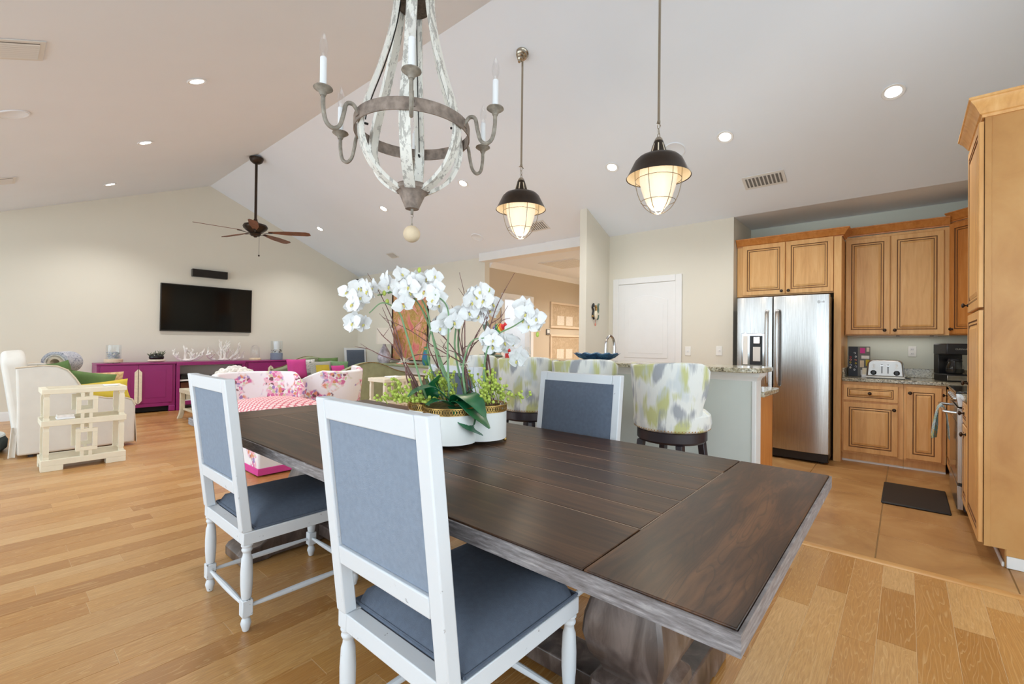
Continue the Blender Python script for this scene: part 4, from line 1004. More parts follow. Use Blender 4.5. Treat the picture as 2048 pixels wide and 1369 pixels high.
# ---------------------------------------------------------------- dining chairs
def turned_leg(mb, x, y, top, dx=0):
    pr_ = [(.0,.0),(.012,.002),(.016,.018),(.021,.035),(.017,.052),(.012,.058),(.018,.066),(.018,.07)]
    mb.lathe(pr_,(x,y,0),14)
    mb.box(x-.021,x+.021,y-.021,y+.021,.068,.138)
    up = [(.017,.138),(.02,.15),(.0235,.20),(.024,.25),(.021,.31),(.0165,top-.05),(.015,top-.035),(.021,top-.03),(.021,top-.022),(.017,top-.015),(.023,top-.008),(.023,top)]
    mb.lathe(up,(x,y,0),14); return mb
def dining_chair():
    t = thing('dining_chair','','chair',group='white dining chairs')
    w = .235; D = .50; rail0, rail1 = .372,.425
    for sx in (0,D):
        for sy in (-w,w):
            turned_leg(MB(),sx,sy,rail0).build('leg','chair_paint',t,bevel=.003,seg=1)
    MB().box(-.022,D+.022,-w-.022,-w+.024,rail0,rail1).box(-.022,D+.022,w-.024,w+.022,rail0,rail1).box(D-.024,D+.022,-w+.024,w-.024,rail0,rail1).box(-.022,.024,-w+.024,w-.024,rail0,rail1).build('seat_rail','chair_paint',t,bevel=.003)
    def cush(u,v):
        x = .028+(D-.010)*u; y = (v-.5)*(2*w+.03)
        e = max(abs(2*u-1),abs(2*v-1)); h = .075*(1-e**6)*(.86+.14*math.cos((2*u-1)*1.3)*math.cos((2*v-1)*1.3))
        return (x,y,rail1-.004+.012+h)
    mb = MB().grid(cush,18,18); mb.box(.028,D+.018,-w-.015,w+.015,rail1-.006,rail1+.0085)
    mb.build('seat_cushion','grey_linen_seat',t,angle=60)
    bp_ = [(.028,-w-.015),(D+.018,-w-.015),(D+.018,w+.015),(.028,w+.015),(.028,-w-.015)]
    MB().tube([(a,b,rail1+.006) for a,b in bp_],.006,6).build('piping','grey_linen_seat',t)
    # raked back
    def bx(z): return -.004-.075*max(0,z-.42)/.64
    def stile(y0,y1,z0,z1,d0=-.022,d1=.018):
        rs = [[(bx(z)+d0,y0,z),(bx(z)+d1,y0,z),(bx(z)+d1,y1,z),(bx(z)+d0,y1,z)] for z in (z0,(z0+z1)/2,z1)]
        return MB().rings(rs)
    for s_ in (-1,1):
        y0,y1 = sorted((s_*(w-.026),s_*(w+.022))); stile(y0,y1,rail1,1.075).build('stile','chair_paint',t,bevel=.004)
    stile(-w+.027,w-.027,1.015,1.073).build('crest_rail','chair_paint',t,bevel=.004)
    stile(-w+.027,w-.027,.585,.640).build('lower_rail','chair_paint',t,bevel=.004)
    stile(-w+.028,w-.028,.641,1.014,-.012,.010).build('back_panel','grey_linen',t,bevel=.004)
    def pad(u,v):
        z = .628+.40*u; y = (v-.5)*(2*w-.03); e = max(abs(2*u-1),abs(2*v-1))
        return (bx(z)+.019+.026*(1-e**8),y,z)
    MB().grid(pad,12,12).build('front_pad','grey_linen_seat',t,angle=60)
    for (a,b) in (((0,-w),(0,w)),((D,-w),(D,w)),((0,-w),(D,-w)),((0,w),(D,w))):
        A = Vector((a[0],a[1],.103)); B = Vector((b[0],b[1],.103)); d = (B-A).normalized(); A += d*.02; B -= d*.02
        n = 10; MB().tube([A+(B-A)*k/n for k in range(n+1)],[.0075+.0055*math.sin(math.pi*k/n) for k in range(n+1)],10).build('stretcher','chair_paint',t)
    return t
ch = dining_chair()
spots = [((.735,1.055,0),0,'white wood dining chair on the glazed-door side of the table, nearer the pantry'),
         ((.742,2.365,0),0,'white wood dining chair on the glazed-door side of the table, nearer the television'),
         ((2.055,1.365,0),math.pi,'white wood dining chair between table and bar stools, nearer the refrigerator'),
         ((2.05,2.39,0),math.pi,'white wood dining chair between table and bar stools, behind the orchids'),
         ((5.55,9.55,0),R(-90),'white wood dining chair standing in far corner behind the green sofa')]
for i,(l_,rz,lab) in enumerate(spots):
    c = ch if i == 0 else copy_tree(ch,l_,rz); c.location = l_; c.rotation_euler = (0,0,rz); c['label'] = lab

# ---------------------------------------------------------------- bar stools
def stool():
    t = thing('bar_stool','','stool',group='ikat bar stools')    # faces +x
    MB().lathe([(0,.60),(.21,.60),(.225,.615),(.225,.672),(.215,.68),(0,.68)],n=36).build('swivel_ring','dark_stool_wood',t)
    for sx in (-1,1):
        for sy in (-1,1):
            MB().rings([[(sx*x+a*.022,sy*x+b*.022,z) for a,b in ((-1,-1),(1,-1),(1,1),(-1,1))] for x,z in ((.185,.001),(.165,.32),(.14,.60))]).build('leg','dark_stool_wood',t,bevel=.004)
    MB().tube([(.19*math.cos(a),.19*math.sin(a),.22) for a in [k*math.pi/16 for k in range(33)]],.011,8).build('footrest','brass_leg',t)
    MB().lathe([(0,.678),(.225,.678),(.243,.69),(.252,.73),(.245,.78),(.215,.808),(.10,.822),(0,.825)],n=36).build('seat','ikat_fabric',t)
    mb = MB()
    for k in range(72): 
        a = 2*math.pi*k/72; mb.ball((.2415*math.cos(a),.2415*math.sin(a),.693),.0048,6,4)
    mb.build('nailhead_trim','brass',t)['kind'] = 'stuff'
    def back(u,v):
        a = math.pi+(u-.5)*R(168); top = 1.112-.012*math.sin(u*math.pi*2)
        e = abs(2*u-1); top -= .04*max(0,(e-.85)/.15)**1.4
        z = .69+(top-.69)*v; r_ = .246+.022*v
        rx = r_; fl = 1.0-.10*math.sin(min(1,v*1.6)*math.pi)*e**3+.07*v*e**2; return (rx*math.cos(a),r_*math.sin(a)*fl,z)
    MB().grid(back,36,12,thick=-.045).build('back','ikat_fabric',t,bevel=.012,seg=3,angle=60)
    return t
st = stool()
for i,(y,rz,lab) in enumerate(((1.20,R(-8),'grey and chartreuse ikat bar stool at the bar end nearest refrigerator'),(1.865,R(0),'grey and chartreuse ikat bar stool, second from the bar end near refrigerator'),(2.435,R(0),'grey and chartreuse ikat bar stool, third from the bar end near refrigerator'),(3.06,R(4),'grey and chartreuse ikat bar stool at bar end nearest figurine'))):
    s_ = st if i == 0 else copy_tree(st,(0,0,0)); s_.location = (3.02,y,0); s_.rotation_euler = (0,0,rz); s_['label'] = lab

# ---------------------------------------------------------------- orchid arrangement
OX,OY = 1.51,1.665
t = thing('orchid_arrangement','white quatrefoil planter of white orchids, berries and twigs on dining table','plant',(OX,OY,TZ))
rgt = Vector((math.sin(_yaw),-math.cos(_yaw),0)); fw = Vector((math.cos(_yaw),math.sin(_yaw),0))
ang0 = math.atan2(-.115,-.025-.09)
def quatre(off,r_,n=16):
    pts = []
    for k in range(4):
        a = R(212)+math.pi/2*k; cx_,cy_ = off*math.cos(a),off*math.sin(a)
        half = math.pi-math.acos(min(1,off*math.sin(math.pi/4)/r_))+math.pi/4 if r_ > off*math.sin(math.pi/4) else math.pi/2
        half = math.pi/4+ math.acos(off*math.sin(math.pi/4)/r_) if r_ > off*.7072 else math.pi*.75
        for j in range(n):
            b = a-half+2*half*(j+.0)/(n-0); pts.append((cx_+r_*math.cos(b),cy_+r_*math.sin(b)))
    return pts
def shell(z0,z1,off,r_,th):
    O = quatre(off,r_); I = quatre(off,r_-th); n = len(O); mb = MB()
    return mb.rings([[(x,y,z0) for x,y in O],[(x,y,z1) for x,y in O],[(x,y,z1) for x,y in I],[(x,y,z0+.01) for x,y in I]],True,True)
shell(.018,.150,.118,.122,.008).build('pot','pot_white',t,angle=50)
Q = quatre(.118,.1235); bnd = MB()
for z in (.150,.178): bnd.tube([(x,y,z) for x,y in Q]+[(Q[0][0],Q[0][1],z)],.0032,6)
for k in range(len(Q)):
    (x0,y0),(x1,y1) = Q[k],Q[(k+1)%len(Q)]
    d_ = math.hypot(x1-x0,y1-y0); n = max(1,round(d_/.010))
    for j in range(n):
        a0,a1 = j/n,(j+1)/n; P0 = (x0+(x1-x0)*a0,y0+(y1-y0)*a0); P1 = (x0+(x1-x0)*a1,y0+(y1-y0)*a1)
        bnd.tube([(P0[0],P0[1],.150),(P1[0],P1[1],.178)],.0016,4); bnd.tube([(P1[0],P1[1],.150),(P0[0],P0[1],.178)],.0016,4)
bnd.build('gold_gallery','brass',t)
for k in range(4):
    a = R(212+45)+math.pi/2*k; MB().ball((.135*math.cos(a),.135*math.sin(a),.0115),.011,10,6).tube([(.135*math.cos(a),.135*math.sin(a),.01),(.16*math.cos(a),.16*math.sin(a),.02)],.006,6).build('foot','brass',t)
for a in (R(212+90),): MB().ball((.235*math.cos(a),.235*math.sin(a),.0105),.010,10,6).tube([(.235*math.cos(a),.235*math.sin(a),.01),(.20*math.cos(a),.20*math.sin(a),.022)],.005,6).build('foot','brass',t)
Im = quatre(.118,.112)
mo = MB().rings([[(x,y,.14) for x,y in Im],[(x*.8,y*.8,.165) for x,y in Im],[(x*.4,y*.4,.178) for x,y in Im],[(x*.05,y*.05,.18) for x,y in Im]],True,True)
mo.build('moss','moss',t)
def LP(l,z,d=0): v = rgt*(l-.09*min(1,max(0,z-.95)/.28))+fw*d; return Vector((v.x,v.y,z-TZ))      # l along the table's diagonal, d depth, z height above floor
# stems (l, z) paths and twigs
stems = [[(-.13,.93,-.05),(-.14,1.05,-.05),(-.155,1.28,-.05),(-.19,1.38,-.06),(-.26,1.42,-.08),(-.32,1.37,-.09)],
         [(-.01,.93,.05),(-.03,1.15,.04),(-.07,1.34,.03),(-.13,1.45,.0),(-.22,1.48,-.02),(-.30,1.46,-.03)],
         [(.02,.93,-.02),(-.03,1.14,-.02),(-.06,1.38,-.02),(-.11,1.47,-.03),(-.18,1.49,-.03),(-.25,1.47,-.03)],
         [(-.03,.93,-.06),(.03,1.18,-.06),(.05,1.35,-.06),(.035,1.42,-.08),(-.01,1.46,-.1)],
         [(.04,.93,.02),(.06,1.2,.02),(.08,1.36,.02),(.05,1.30,.0),(.0,1.33,-.02)],
         [(.06,.93,.06),(.08,1.22,.04),(.12,1.42,.02),(.16,1.47,.0),(.20,1.45,-.02)],
         [(.05,.93,-.05),(.085,1.12,-.06),(.16,1.24,-.07),(.22,1.26,-.08)],
         [(.13,.93,.0),(.19,1.14,.0),(.26,1.26,-.01),(.36,1.32,-.01),(.42,1.36,-.01)],
         [(.14,.93,.05),(.20,1.17,.06),(.24,1.28,.06),(.29,1.26,.05)],
         [(-.08,.93,.08),(-.10,1.15,.09),(-.06,1.30,.08),(-.01,1.38,.07)]]
for s_ in stems:
    P = bez([LP(l,z,d) for l,z,d in s_],6); n = len(P)
    MB().tube(P,[.0058-.0034*k/n for k in range(n)],7).build('stem','stem_green',t)
rt = random.Random(3)
hubs = [(-.20,1.14,-.02),(.09,1.13,0),(.22,1.23,.01),(-.06,1.10,.08)]
bases = [(-.17,.93,.0),(.06,.93,0),(.16,.93,.02),(-.06,.93,.07)]
tips = {0:[(-.36,1.57,.0),(-.27,1.40,-.05),(-.25,1.34,.03),(-.43,1.21,.02),(-.30,1.30,-.03),(.03,1.17,.02)],
        1:[(.09,1.58,.0),(-.10,1.40,.05),(.24,1.41,-.03),(-.30,1.36,.05),(.20,1.30,-.04),(.17,1.24,.05),(-.02,1.30,-.05),(.30,1.36,.04),(.05,1.42,.03),(.0,1.22,.06),(.12,1.5,.04)],
        2:[(.36,1.58,.0),(.34,1.36,.02),(.31,1.25,.04),(.24,1.38,-.03),(.33,1.42,.0),(.21,1.40,.04)],
        3:[(-.14,1.30,.08),(.02,1.25,.1),(-.08,1.22,.1)]}
for k,(h,b) in enumerate(zip(hubs,bases)):
    for j in range(6 if k < 3 else 3):
        o1 = Vector((rt.uniform(-.018,.018),rt.uniform(-.018,.018),0)); o2 = o1*.5
        m_ = (Vector(LP(*h))+Vector(LP(*b)))/2+Vector((rt.uniform(-.02,.02),rt.uniform(-.02,.02),0))
        MB().tube(bez([LP(*b)+o1,m_,LP(*h)+o2],4),.0034,5).build('twig','twig_brown',t)
    mb = MB()
    for j in range(22):
        d = Vector((rt.uniform(-1,1),rt.uniform(-1,1),rt.uniform(-1,1))).normalized()
        mb.tube([LP(*h),LP(*h)+d*.017+Vector((0,0,rt.uniform(-.006,.006))),LP(*h)+d*.03],[.003,.0022,.0008],4)
    mb.build('raffia_tie','raffia',t)
    for tp in tips[k]:
        A,B = LP(*h),LP(*tp); m1 = A+(B-A)*.35+Vector((rt.uniform(-.03,.03),rt.uniform(-.03,.03),rt.uniform(0,.04))); m2 = A+(B-A)*.7+Vector((rt.uniform(-.02,.02),rt.uniform(-.02,.02),rt.uniform(0,.03)))
        P = bez([A,m1,m2,B],5); n = len(P)
        tw = MB().tube(P,[.0034-.0024*i/n for i in range(n)],5)
        for i in range(3,n-1,4): tw.ball(P[i],.0032,6,4)
        q = P[n*2//3]; tw.tube([q,q+Vector((rt.uniform(-.05,.05),rt.uniform(-.05,.05),rt.uniform(.02,.05)))],[.0018,.0008],4)
        tw.build('twig','twig_brown',t)
# flowers
def petal(L_,W_,cup,ang,tilt,base=.004):
    def fn(u,v):
        r_ = base+L_*u; w = W_*math.sin(math.pi*min(1,max(0,u))**.62*.999)**.75 if 0 < u < 1 else 0
        s = (v-.5)*2*max(w,.0005)
        x = r_; z = cup*(u*u)*.6+abs(v-.5)**2*cup*1.2+tilt*u*L_+.0015*math.sin(v*9+u*5)
        c,s_ = math.cos(ang),math.sin(ang); return (x*c-s*s_,x*s_+s*c,z)
    return fn
def flower_mesh(seed):
    q = random.Random(seed); mb = MB()
    for a in (0,180): mb.grid(petal(.047,.028,.007*q.uniform(-.5,1.2),R(a+q.uniform(-8,8)),q.uniform(-.15,.25)),7,6)
    for a in (90,214,326): mb.grid(petal(.041,.0165,.006*q.uniform(-.4,1.2),R(a+q.uniform(-6,6)),q.uniform(-.25,.15)-.1),7,5)
    return mb.mesh('flower','orchid_white',angle=80)
fm = [flower_mesh(k) for k in range(4)]
lip = MB().ball((0,-.004,.006),.0045,8,6,0,(1,.8,1.2)).tube([(0,-.003,.005),(0,-.010,.010),(0,-.015,.008)],[.003,.004,.0015],6).mesh('lip','orchid_lip')
bud = MB().ball((0,0,0),.011,10,7,0,(.8,.8,1.2)).mesh('bud','berry_green')
clusters = [(-.385,1.475,-.05,4,.055,.05),(-.33,1.50,-.06,3,.05,.03),(-.40,1.415,-.05,2,.02,.02),(-.385,1.33,-.04,3,.04,.012),
            (-.19,1.545,-.03,5,.075,.020),(-.08,1.53,-.03,5,.07,.035),(-.19,1.49,.0,4,.06,.03),(-.04,1.48,-.05,4,.04,.045),(-.16,1.42,-.04,1,.01,.01),(-.02,1.42,-.05,1,.01,.01),
            (.06,1.35,-.05,2,.03,.02),(.01,1.30,-.05,1,.01,.01),(-.01,1.34,.05,2,.03,.02),
            (.165,1.48,-.02,6,.055,.05),(.20,1.46,.02,4,.06,.03),(.155,1.37,.0,3,.05,.02),(.235,1.40,.03,2,.02,.03),
            (.245,1.24,-.06,3,.025,.03),(.32,1.23,.05,3,.03,.03),(.355,1.17,.05,2,.012,.02),
            (.41,1.39,-.01,4,.03,.035),(.45,1.34,-.01,3,.03,.02),(.40,1.345,0,1,.01,.01)]
fr_ = random.Random(11); face0 = -fw
for l,z,d,n,sl,sz in clusters:
    for j in range(n):
        p = LP(l+fr_.uniform(-sl,sl),z+fr_.uniform(-sz,sz),d+fr_.uniform(-.05,.05))
        dr = (face0*fr_.uniform(.5,1.0)+rgt*fr_.uniform(-.9,.9)+Vector((0,0,fr_.uniform(-.35,.35)))).normalized()
        o = put(None,'flower',fr_.choice(fm),t,p); o.rotation_euler = (dr.to_track_quat('Z','Y').to_matrix()@Matrix.Rotation(fr_.uniform(-.4,.4),3,'Z')).to_euler()
        s_ = fr_.uniform(1.0,1.28); o.scale = (s_,s_,s_); put(None,'lip',lip,o)
for l,z,d in ((-.265,1.47,-.04),(-.25,1.43,-.04),(.235,1.495,-.02),(.475,1.28,-.01),(-.10,1.585,-.03),(.09,1.33,0)): put(None,'bud',bud,t,LP(l,z,d))
# leaves
def leaf(pts, wmax):
    P = bez([LP(*p) for p in pts],5); n = len(P)-1
    def fn(u,v):
        i = min(int(u*n),n-1); f = u*n-i; c_ = P[i]*(1-f)+P[i+1]*f; d_ = (P[i+1]-P[i]).normalized()
        s_ = d_.cross(Vector((0,0,1))); s_ = s_.normalized() if s_.length > .1 else rgt.copy(); up = s_.cross(d_)
        w = wmax*(math.sin(math.pi*(.08+.90*u)**.85))**.7; e = (v-.5)*2
        return c_+s_*e*w*1.55+up*(abs(e)**1.5*w*.12)
    return MB().grid(fn,16,6,thick=.0016)
leaves = [([(.0,.95,-.10),(.06,1.0,-.14),(.11,.97,-.19),(.15,.91,-.22)],.042),([(.0,.95,-.10),(.06,.97,-.15),(.12,.91,-.20),(.17,.86,-.22)],.040),([(-.01,.94,-.10),(.04,.93,-.16),(.08,.86,-.20),(.14,.825,-.20)],.036),
          ([(-.01,.95,-.10),(-.07,1.03,-.13),(-.14,1.02,-.16),(-.19,.99,-.18)],.035),([(-.01,.94,-.10),(-.06,.975,-.15),(-.12,.955,-.18)],.028),
          ([(-.13,.95,.0),(-.10,1.02,-.02),(-.04,1.08,-.04)],.028),([(-.14,.95,.03),(-.13,1.02,.03),(-.13,1.07,.03)],.025),
          ([(.10,.95,.05),(.06,1.03,.04),(.03,1.08,.04)],.034),([(.02,.95,-.02),(.07,1.0,-.03),(.12,1.03,-.03)],.022),([(.14,.96,.02),(.20,1.01,.02),(.28,1.0,.02)],.024)]
for p,w_ in leaves: leaf(p,w_).build('leaf','leaf_green',t)
# berry sprigs
bm_ = MB().ball((0,0,0),.0088,8,6)
br_ = random.Random(5)
sprigs = [(-.29,.985,-.05,.03,.035,20),(-.33,.972,-.08,.03,.012,12),(-.27,1.03,.0,.02,.03,10),(-.20,.99,-.06,.035,.05,24),(-.23,.965,-.08,.05,.03,26),(-.14,.965,-.11,.06,.03,30),(-.06,1.03,.02,.03,.05,26),(-.01,1.05,.05,.035,.05,26),(-.10,1.075,.05,.03,.02,12),(-.02,.99,-.06,.03,.025,12),
          (.16,1.03,-.03,.04,.06,36),(.20,1.06,.02,.04,.06,34),(.15,.985,-.06,.03,.04,22),(.23,1.0,.0,.03,.04,18),(.31,.99,.03,.05,.018,14),(.09,.97,.0,.03,.03,10),(.10,1.08,.05,.03,.012,6)]
for l,z,d,sl,sz,n in sprigs:
    mb = MB(); c0 = LP(l,.94,d*.6)
    for j in range(n):
        p = LP(l+br_.gauss(0,sl*.55),max(.962,z+br_.gauss(0,sz*.6)),d+br_.gauss(0,.03)); mb.ball(p,br_.uniform(.0068,.0088),8,6)
        mb.tube([c0+(p-c0)*.55,p],.0012,3)
    mb.tube([c0,LP(l,z,d)],.0025,5)
    mb.build('berry_sprig','berry_green',t)

# ================================================================ LIVING END
t = thing('television','large black flat television mounted on the far wall','television',(2.76,YT,1.8),0)
tv = MB().box(-.735,.735,-.05,-.012,-.425,.425).build('bezel','tv_bezel',t,bevel=.004,rot=(R(1.2),0,0))
MB().box(-.722,.722,-.0515,-.050,-.405,.412).build('screen','tv_screen',t,rot=(R(1.2),0,0))
MB().box(-.2,.2,-.012,-.0005,-.2,.2).build('wall_bracket','black_plastic',t)
t = thing('center_speaker','narrow black speaker bar on the wall above television','speaker',(2.768,YT,2.46))
MB().box(-.284,.284,-.09,-.0005,-.07,.07).build('cabinet','tv_bezel',t,bevel=.004); MB().box(-.278,.278,-.093,-.09,-.064,.064).build('grille_cloth','speaker_cloth',t)
t = thing('corner_speaker','small black satellite speaker high in the far corner','speaker',(5.78,9.90,2.64),R(40))
MB().box(-.07,.07,-.05,.05,-.05,.05).build('cabinet','black_plastic',t,bevel=.008); MB().box(-.062,.062,-.053,-.05,-.042,.042).build('grille_cloth','speaker_cloth',t); MB().box(-.015,.015,.05,.14,-.012,.012).build('bracket','black_plastic',t)

# magenta media cabinets
CY0, CY1, CZ = 9.55, 10.02, .832
def media_cabinet(x0,x1,label):
    t = thing('media_cabinet',label,'cabinet',((x0+x1)/2,(CY0+CY1)/2,0))
    W(MB().box(x0,x1,CY0+.02,CY1,.10,CZ-.025).box(x0-.004,x1+.004,CY0-.005,CY1,CZ-.025,CZ),'body','magenta_lacquer',t,bevel=.004)
    for a,b in ((x0,x0+.09),(x1-.09,x1)):
        W(MB().box(a,b,CY0+.004,CY0+.08,.001,.10).box(a,b,CY1-.08,CY1,.001,.10),'foot','magenta_lacquer',t,bevel=.01)
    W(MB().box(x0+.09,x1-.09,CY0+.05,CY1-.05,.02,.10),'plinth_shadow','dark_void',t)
    xm = (x0+x1)/2; W(MB().box(x0+.09,x1-.09,CY0+.004,CY0+.02,.10,.155),'rail','magenta_lacquer',t)
    for a,b,s_ in ((x0+.045,xm-.002,1),(xm+.002,x1-.045,-1)):
        mb = MB().box(a,b,CY0+.002,CY0+.02,.16,CZ-.035); d = W(mb,'door','magenta_lacquer',t,bevel=.002)
        W(MB().box(a+.09,b-.09,CY0-.002,CY0+.002,.25,CZ-.125),'door_panel','magenta_lacquer',d,bevel=.002)
        e = xm-s_*.005; w_ = -s_*.042
        W(MB().prism([(e,.16),(e+w_,.21),(e+w_,.68),(e,.73)],'y',CY0-.022,CY0+.0018),'pull','ivory',d,bevel=.002)
    return t
media_cabinet(1.158,2.165,'glossy magenta media cabinet with two doors and ivory diamond pulls near the armchair')
media_cabinet(3.26,4.14,'glossy magenta media cabinet with two doors beside the green sofa')
t = thing('media_shelf','magenta open shelf unit with pale interior under the television','shelf',(2.71,9.78,0))
W(MB().box(2.175,3.25,CY0-.01,CY1,CZ-.055,CZ).box(2.175,2.225,CY0,CY1,.001,CZ-.055).box(3.20,3.25,CY0,CY1,.001,CZ-.055).box(2.225,3.20,CY0,CY1-.02,.09,.16),'carcass','magenta_lacquer',t,bevel=.003)
W(MB().box(2.225,3.20,CY1-.02,CY1,.09,CZ-.055),'back','lamp_shade',t); W(MB().box(2.225,3.20,CY0+.03,CY1-.02,.50,.525),'shelf_board','white_gloss',t,bevel=.002); W(MB().box(2.225,3.20,CY0+.01,CY1-.02,.16,.166),'bottom_board','white_gloss',t)
tag(MB().box(2.25,2.60,9.62,9.9,.526,.585).build('media_player','black_plastic',bevel=.006),'flat black media player on the upper shelf under television','electronics')
tag(MB().box(2.26,2.56,9.62,9.9,.586,.61).build('media_player','tv_bezel',bevel=.004),'slim dark media box lying on top of the black player','electronics')
tag(MB().box(2.75,3.05,9.62,9.9,.526,.57).build('media_player','speaker_cloth',bevel=.004),'small dark set-top box beside the black media player','electronics')
tag(MB().box(2.26,2.52,9.65,9.9,.33,.47).build('storage_box','book_brown',bevel=.004),'brown wooden box on the lower media shelf','box')
for i,(x,h,c) in enumerate(((2.27,.16,'ivory'),(2.345,.15,'cream_leather'),(2.47,.15,'book_brown'))):
    if i < 2: tag(MB().box(x,x+.06,9.66,9.88,.1665,.1665+h).build('book',c,bevel=.002),('ivory book standing under the brown box','tan book standing beside the ivory book')[i],'book')
# things on the media cabinets
t = thing('glass_hurricane','tall glass cylinder filled with purple shells on tan wooden base','vase',(1.381,9.75,CZ))
MB().lathe([(0,.012),(.115,.012),(.118,.03),(.118,.06),(.112,.065),(0,.065)],n=32).build('wooden_base','ball_wood',t)
for k in range(3): a = 2.1*k+.3; MB().ball((.08*math.cos(a),.08*math.sin(a),.0065),.0065,8,6).build('foot','bronze',t)
MB().lathe([(.095,.065),(.098,.07),(.098,.29),(.095,.292),(.0935,.29),(.0935,.068)],n=36,cap=False).build('cylinder','clear_glass',t)
q_ = random.Random(2); 
for k in range(70):
    a,r_,z = q_.uniform(0,6.3),.078*math.sqrt(q_.random()),.078+.10*q_.random(); MB().ball((r_*math.cos(a),r_*math.sin(a),z),q_.uniform(.009,.015),7,5,0,(1,.8,.7)).build('shell','shell_mix',t)
t = thing('shell_terrarium','dark glossy shell planter with mossy greenery beside the shell cylinder','ornament',(1.936,9.75,CZ))
MB().ball((0,0,.03),.10,16,10,0,(1.25,.8,.30)).build('base','ivory',t)
MB().ball((0,0,.085),.085,18,12,0,(1.25,.85,.85)).build('shell_body','black_gloss',t)
for k in range(16):
    a = k*.8; p = Vector((.10*math.cos(a),.06*math.sin(a),.14+.03*math.sin(k))); MB().tube([p*.7,p,p+Vector((.03*math.cos(a*3),.02,.03))],[.01,.008,.002],6).build('frond','terrarium',t)
def branch(mb, p, d, L_, r_, lv, q):
    n = 4; P = [Vector(p)]
    for k in range(n): d = (d+Vector((q.uniform(-.3,.3),q.uniform(-.3,.3),q.uniform(-.12,.28)))).normalized(); P.append(P[-1]+d*L_/n)
    for a in P: a.z = max(a.z,.0255)
    mb.tube(P,[r_*(1-.12*k) for k in range(n+1)],6)
    if lv > 0:
        for k in range(1,n+1):
            dd = (d+Vector((q.uniform(-1,1),q.uniform(-.8,.8),q.uniform(-.1,1.0)))).normalized(); branch(mb,P[k],dd,L_*.55,r_*.68,lv-1,q)
def coral(label,x,y,z,seed,base,L_=.14):
    t = thing('coral_branch',label,'coral',(x,y,z)); q = random.Random(seed)
    for bx,by,dx,dz in base:
        mb = MB(); branch(mb,(bx,by,.026),Vector((dx,.1,dz)).normalized(),L_,.023,2,q); mb.build('branch','coral_white',t)
    MB().ball((0,0,.025),.05,10,7,0,(1.8,.9,.5)).build('base','coral_white',t)
coral('white branching coral on media shelf nearest the mossy shell planter',2.38,9.75,CZ,4,((-.10,0,-.6,.5),(-.03,0,-.3,1.2),(.04,.0,.3,.9),(.10,0,1,.25),(0,-.02,.7,.2)),.15)
coral('long white antler-like coral in the middle of the media shelf',2.94,9.75,CZ,9,((-.14,0,-.8,.3),(-.05,0,-.1,.6),(.02,0,.5,.9),(.10,0,.9,.5),(.16,0,1,.15),(0,-.03,.2,1.1)),.21)
t = thing('glass_cloche','domed glass cloche on round wooden base','cloche',(3.485,9.75,CZ))
MB().lathe([(0,0),(.10,0),(.105,.015),(.105,.03),(.09,.045),(0,.046)],n=32).build('wooden_base','ball_wood',t)
MB().lathe([(.082,.046),(.084,.05),(.084,.20),(.078,.245),(.055,.285),(.02,.302),(0,.304)],n=32,cap=False).build('dome','clear_glass',t)
t = thing('glass_hurricane','glass cylinder with grey band, white candle and silver pebbles','vase',(3.888,9.75,CZ))
MB().lathe([(0,.0),(.10,.0),(.112,.006),(.112,.135),(.10,.14),(0,.14)],n=32).build('grey_band','lamp_ceramic',t).data.materials[0] = MATS['grey_linen']
MB().lathe([(.108,.14),(.11,.145),(.11,.385),(.107,.386),(.105,.384),(.105,.142)],n=32,cap=False).build('cylinder','clear_glass',t)
MB().lathe([(0,.14),(.05,.14),(.05,.37),(0,.372)],n=20).build('candle','candle_white',t)
for k in range(40):
    a = q_.uniform(0,6.3); r_ = q_.uniform(.058,.09); MB().ball((r_*math.cos(a),r_*math.sin(a),.152+.055*q_.random()),.012,6,5).build('pebble',('toaster_steel','dark_rubber','coral_white')[k%3],t)

# ---------------------------------------------------------------- tiered side tables
def etagere():
    t = thing('tiered_side_table','','side table',group='cream fretwork side tables')
    w,d = .60,.38
    for z0,z1 in ((.712,.757),(.415,.468),(.05,.105)):
        MB().box(0,w,0,d,z0,z1).build('shelf','cream_lacquer',t,bevel=.003)
    MB().box(.045,w-.045,.04,d-.04,.7571,.759).build('leather_inset','cream_leather',t)
    MB().box(.03,w-.03,.035,d-.035,.4681,.4695).build('leather_inset','cream_leather',t)
    MB().box(.03,w-.03,.035,d-.035,.1051,.1065).build('leather_inset','cream_leather',t)
    for x in (.015,w-.055):
        for y in (.015,d-.055):
            for z0,z1 in ((.105,.415),(.468,.712)):
                h = z1-z0; c = (x+.02,y+.02)
                MB().rings([[(c[0]+a*s_,c[1]+b*s_,z) for a,b in ((-1,-1),(1,-1),(1,1),(-1,1))] for s_,z in ((.020,z0),(.020,z0+.02),(.016,z0+.022),(.020,z0+.05),(.020,z1-.05),(.016,z1-.022),(.020,z1-.02),(.020,z1))]).build('post','cream_lacquer',t,smooth=False)
    for x in (0,w-.15): 
        for y in (0,d-.10): MB().box(x,x+.15,y,y+.10,.0005,.05).build('foot','cream_lacquer',t,bevel=.002)
    for y in (.0,d-.03):
        for (z0,z1,r0,r1) in ((.468,.712,.515,.672),(.105,.415,.155,.365)):
            a,b = .232,.385; q = .034
            mb = MB().box(a,b,y,y+.03,r0,r0+q).box(a,b,y,y+.03,r1-q,r1).box(a,a+q,y,y+.03,r0+q,r1-q).box(b-q,b,y,y+.03,r0+q,r1-q)
            mb.box(a+.032,a+.057,y+.002,y+.028,r1,z1).box(b-.062,b-.037,y+.002,y+.028,r1,z1).box(a+.032,a+.057,y+.002,y+.028,z0,r0).box(b-.062,b-.037,y+.002,y+.028,z0,r0)
            mb.build('fretwork','cream_lacquer',t,bevel=.0015)
    return t
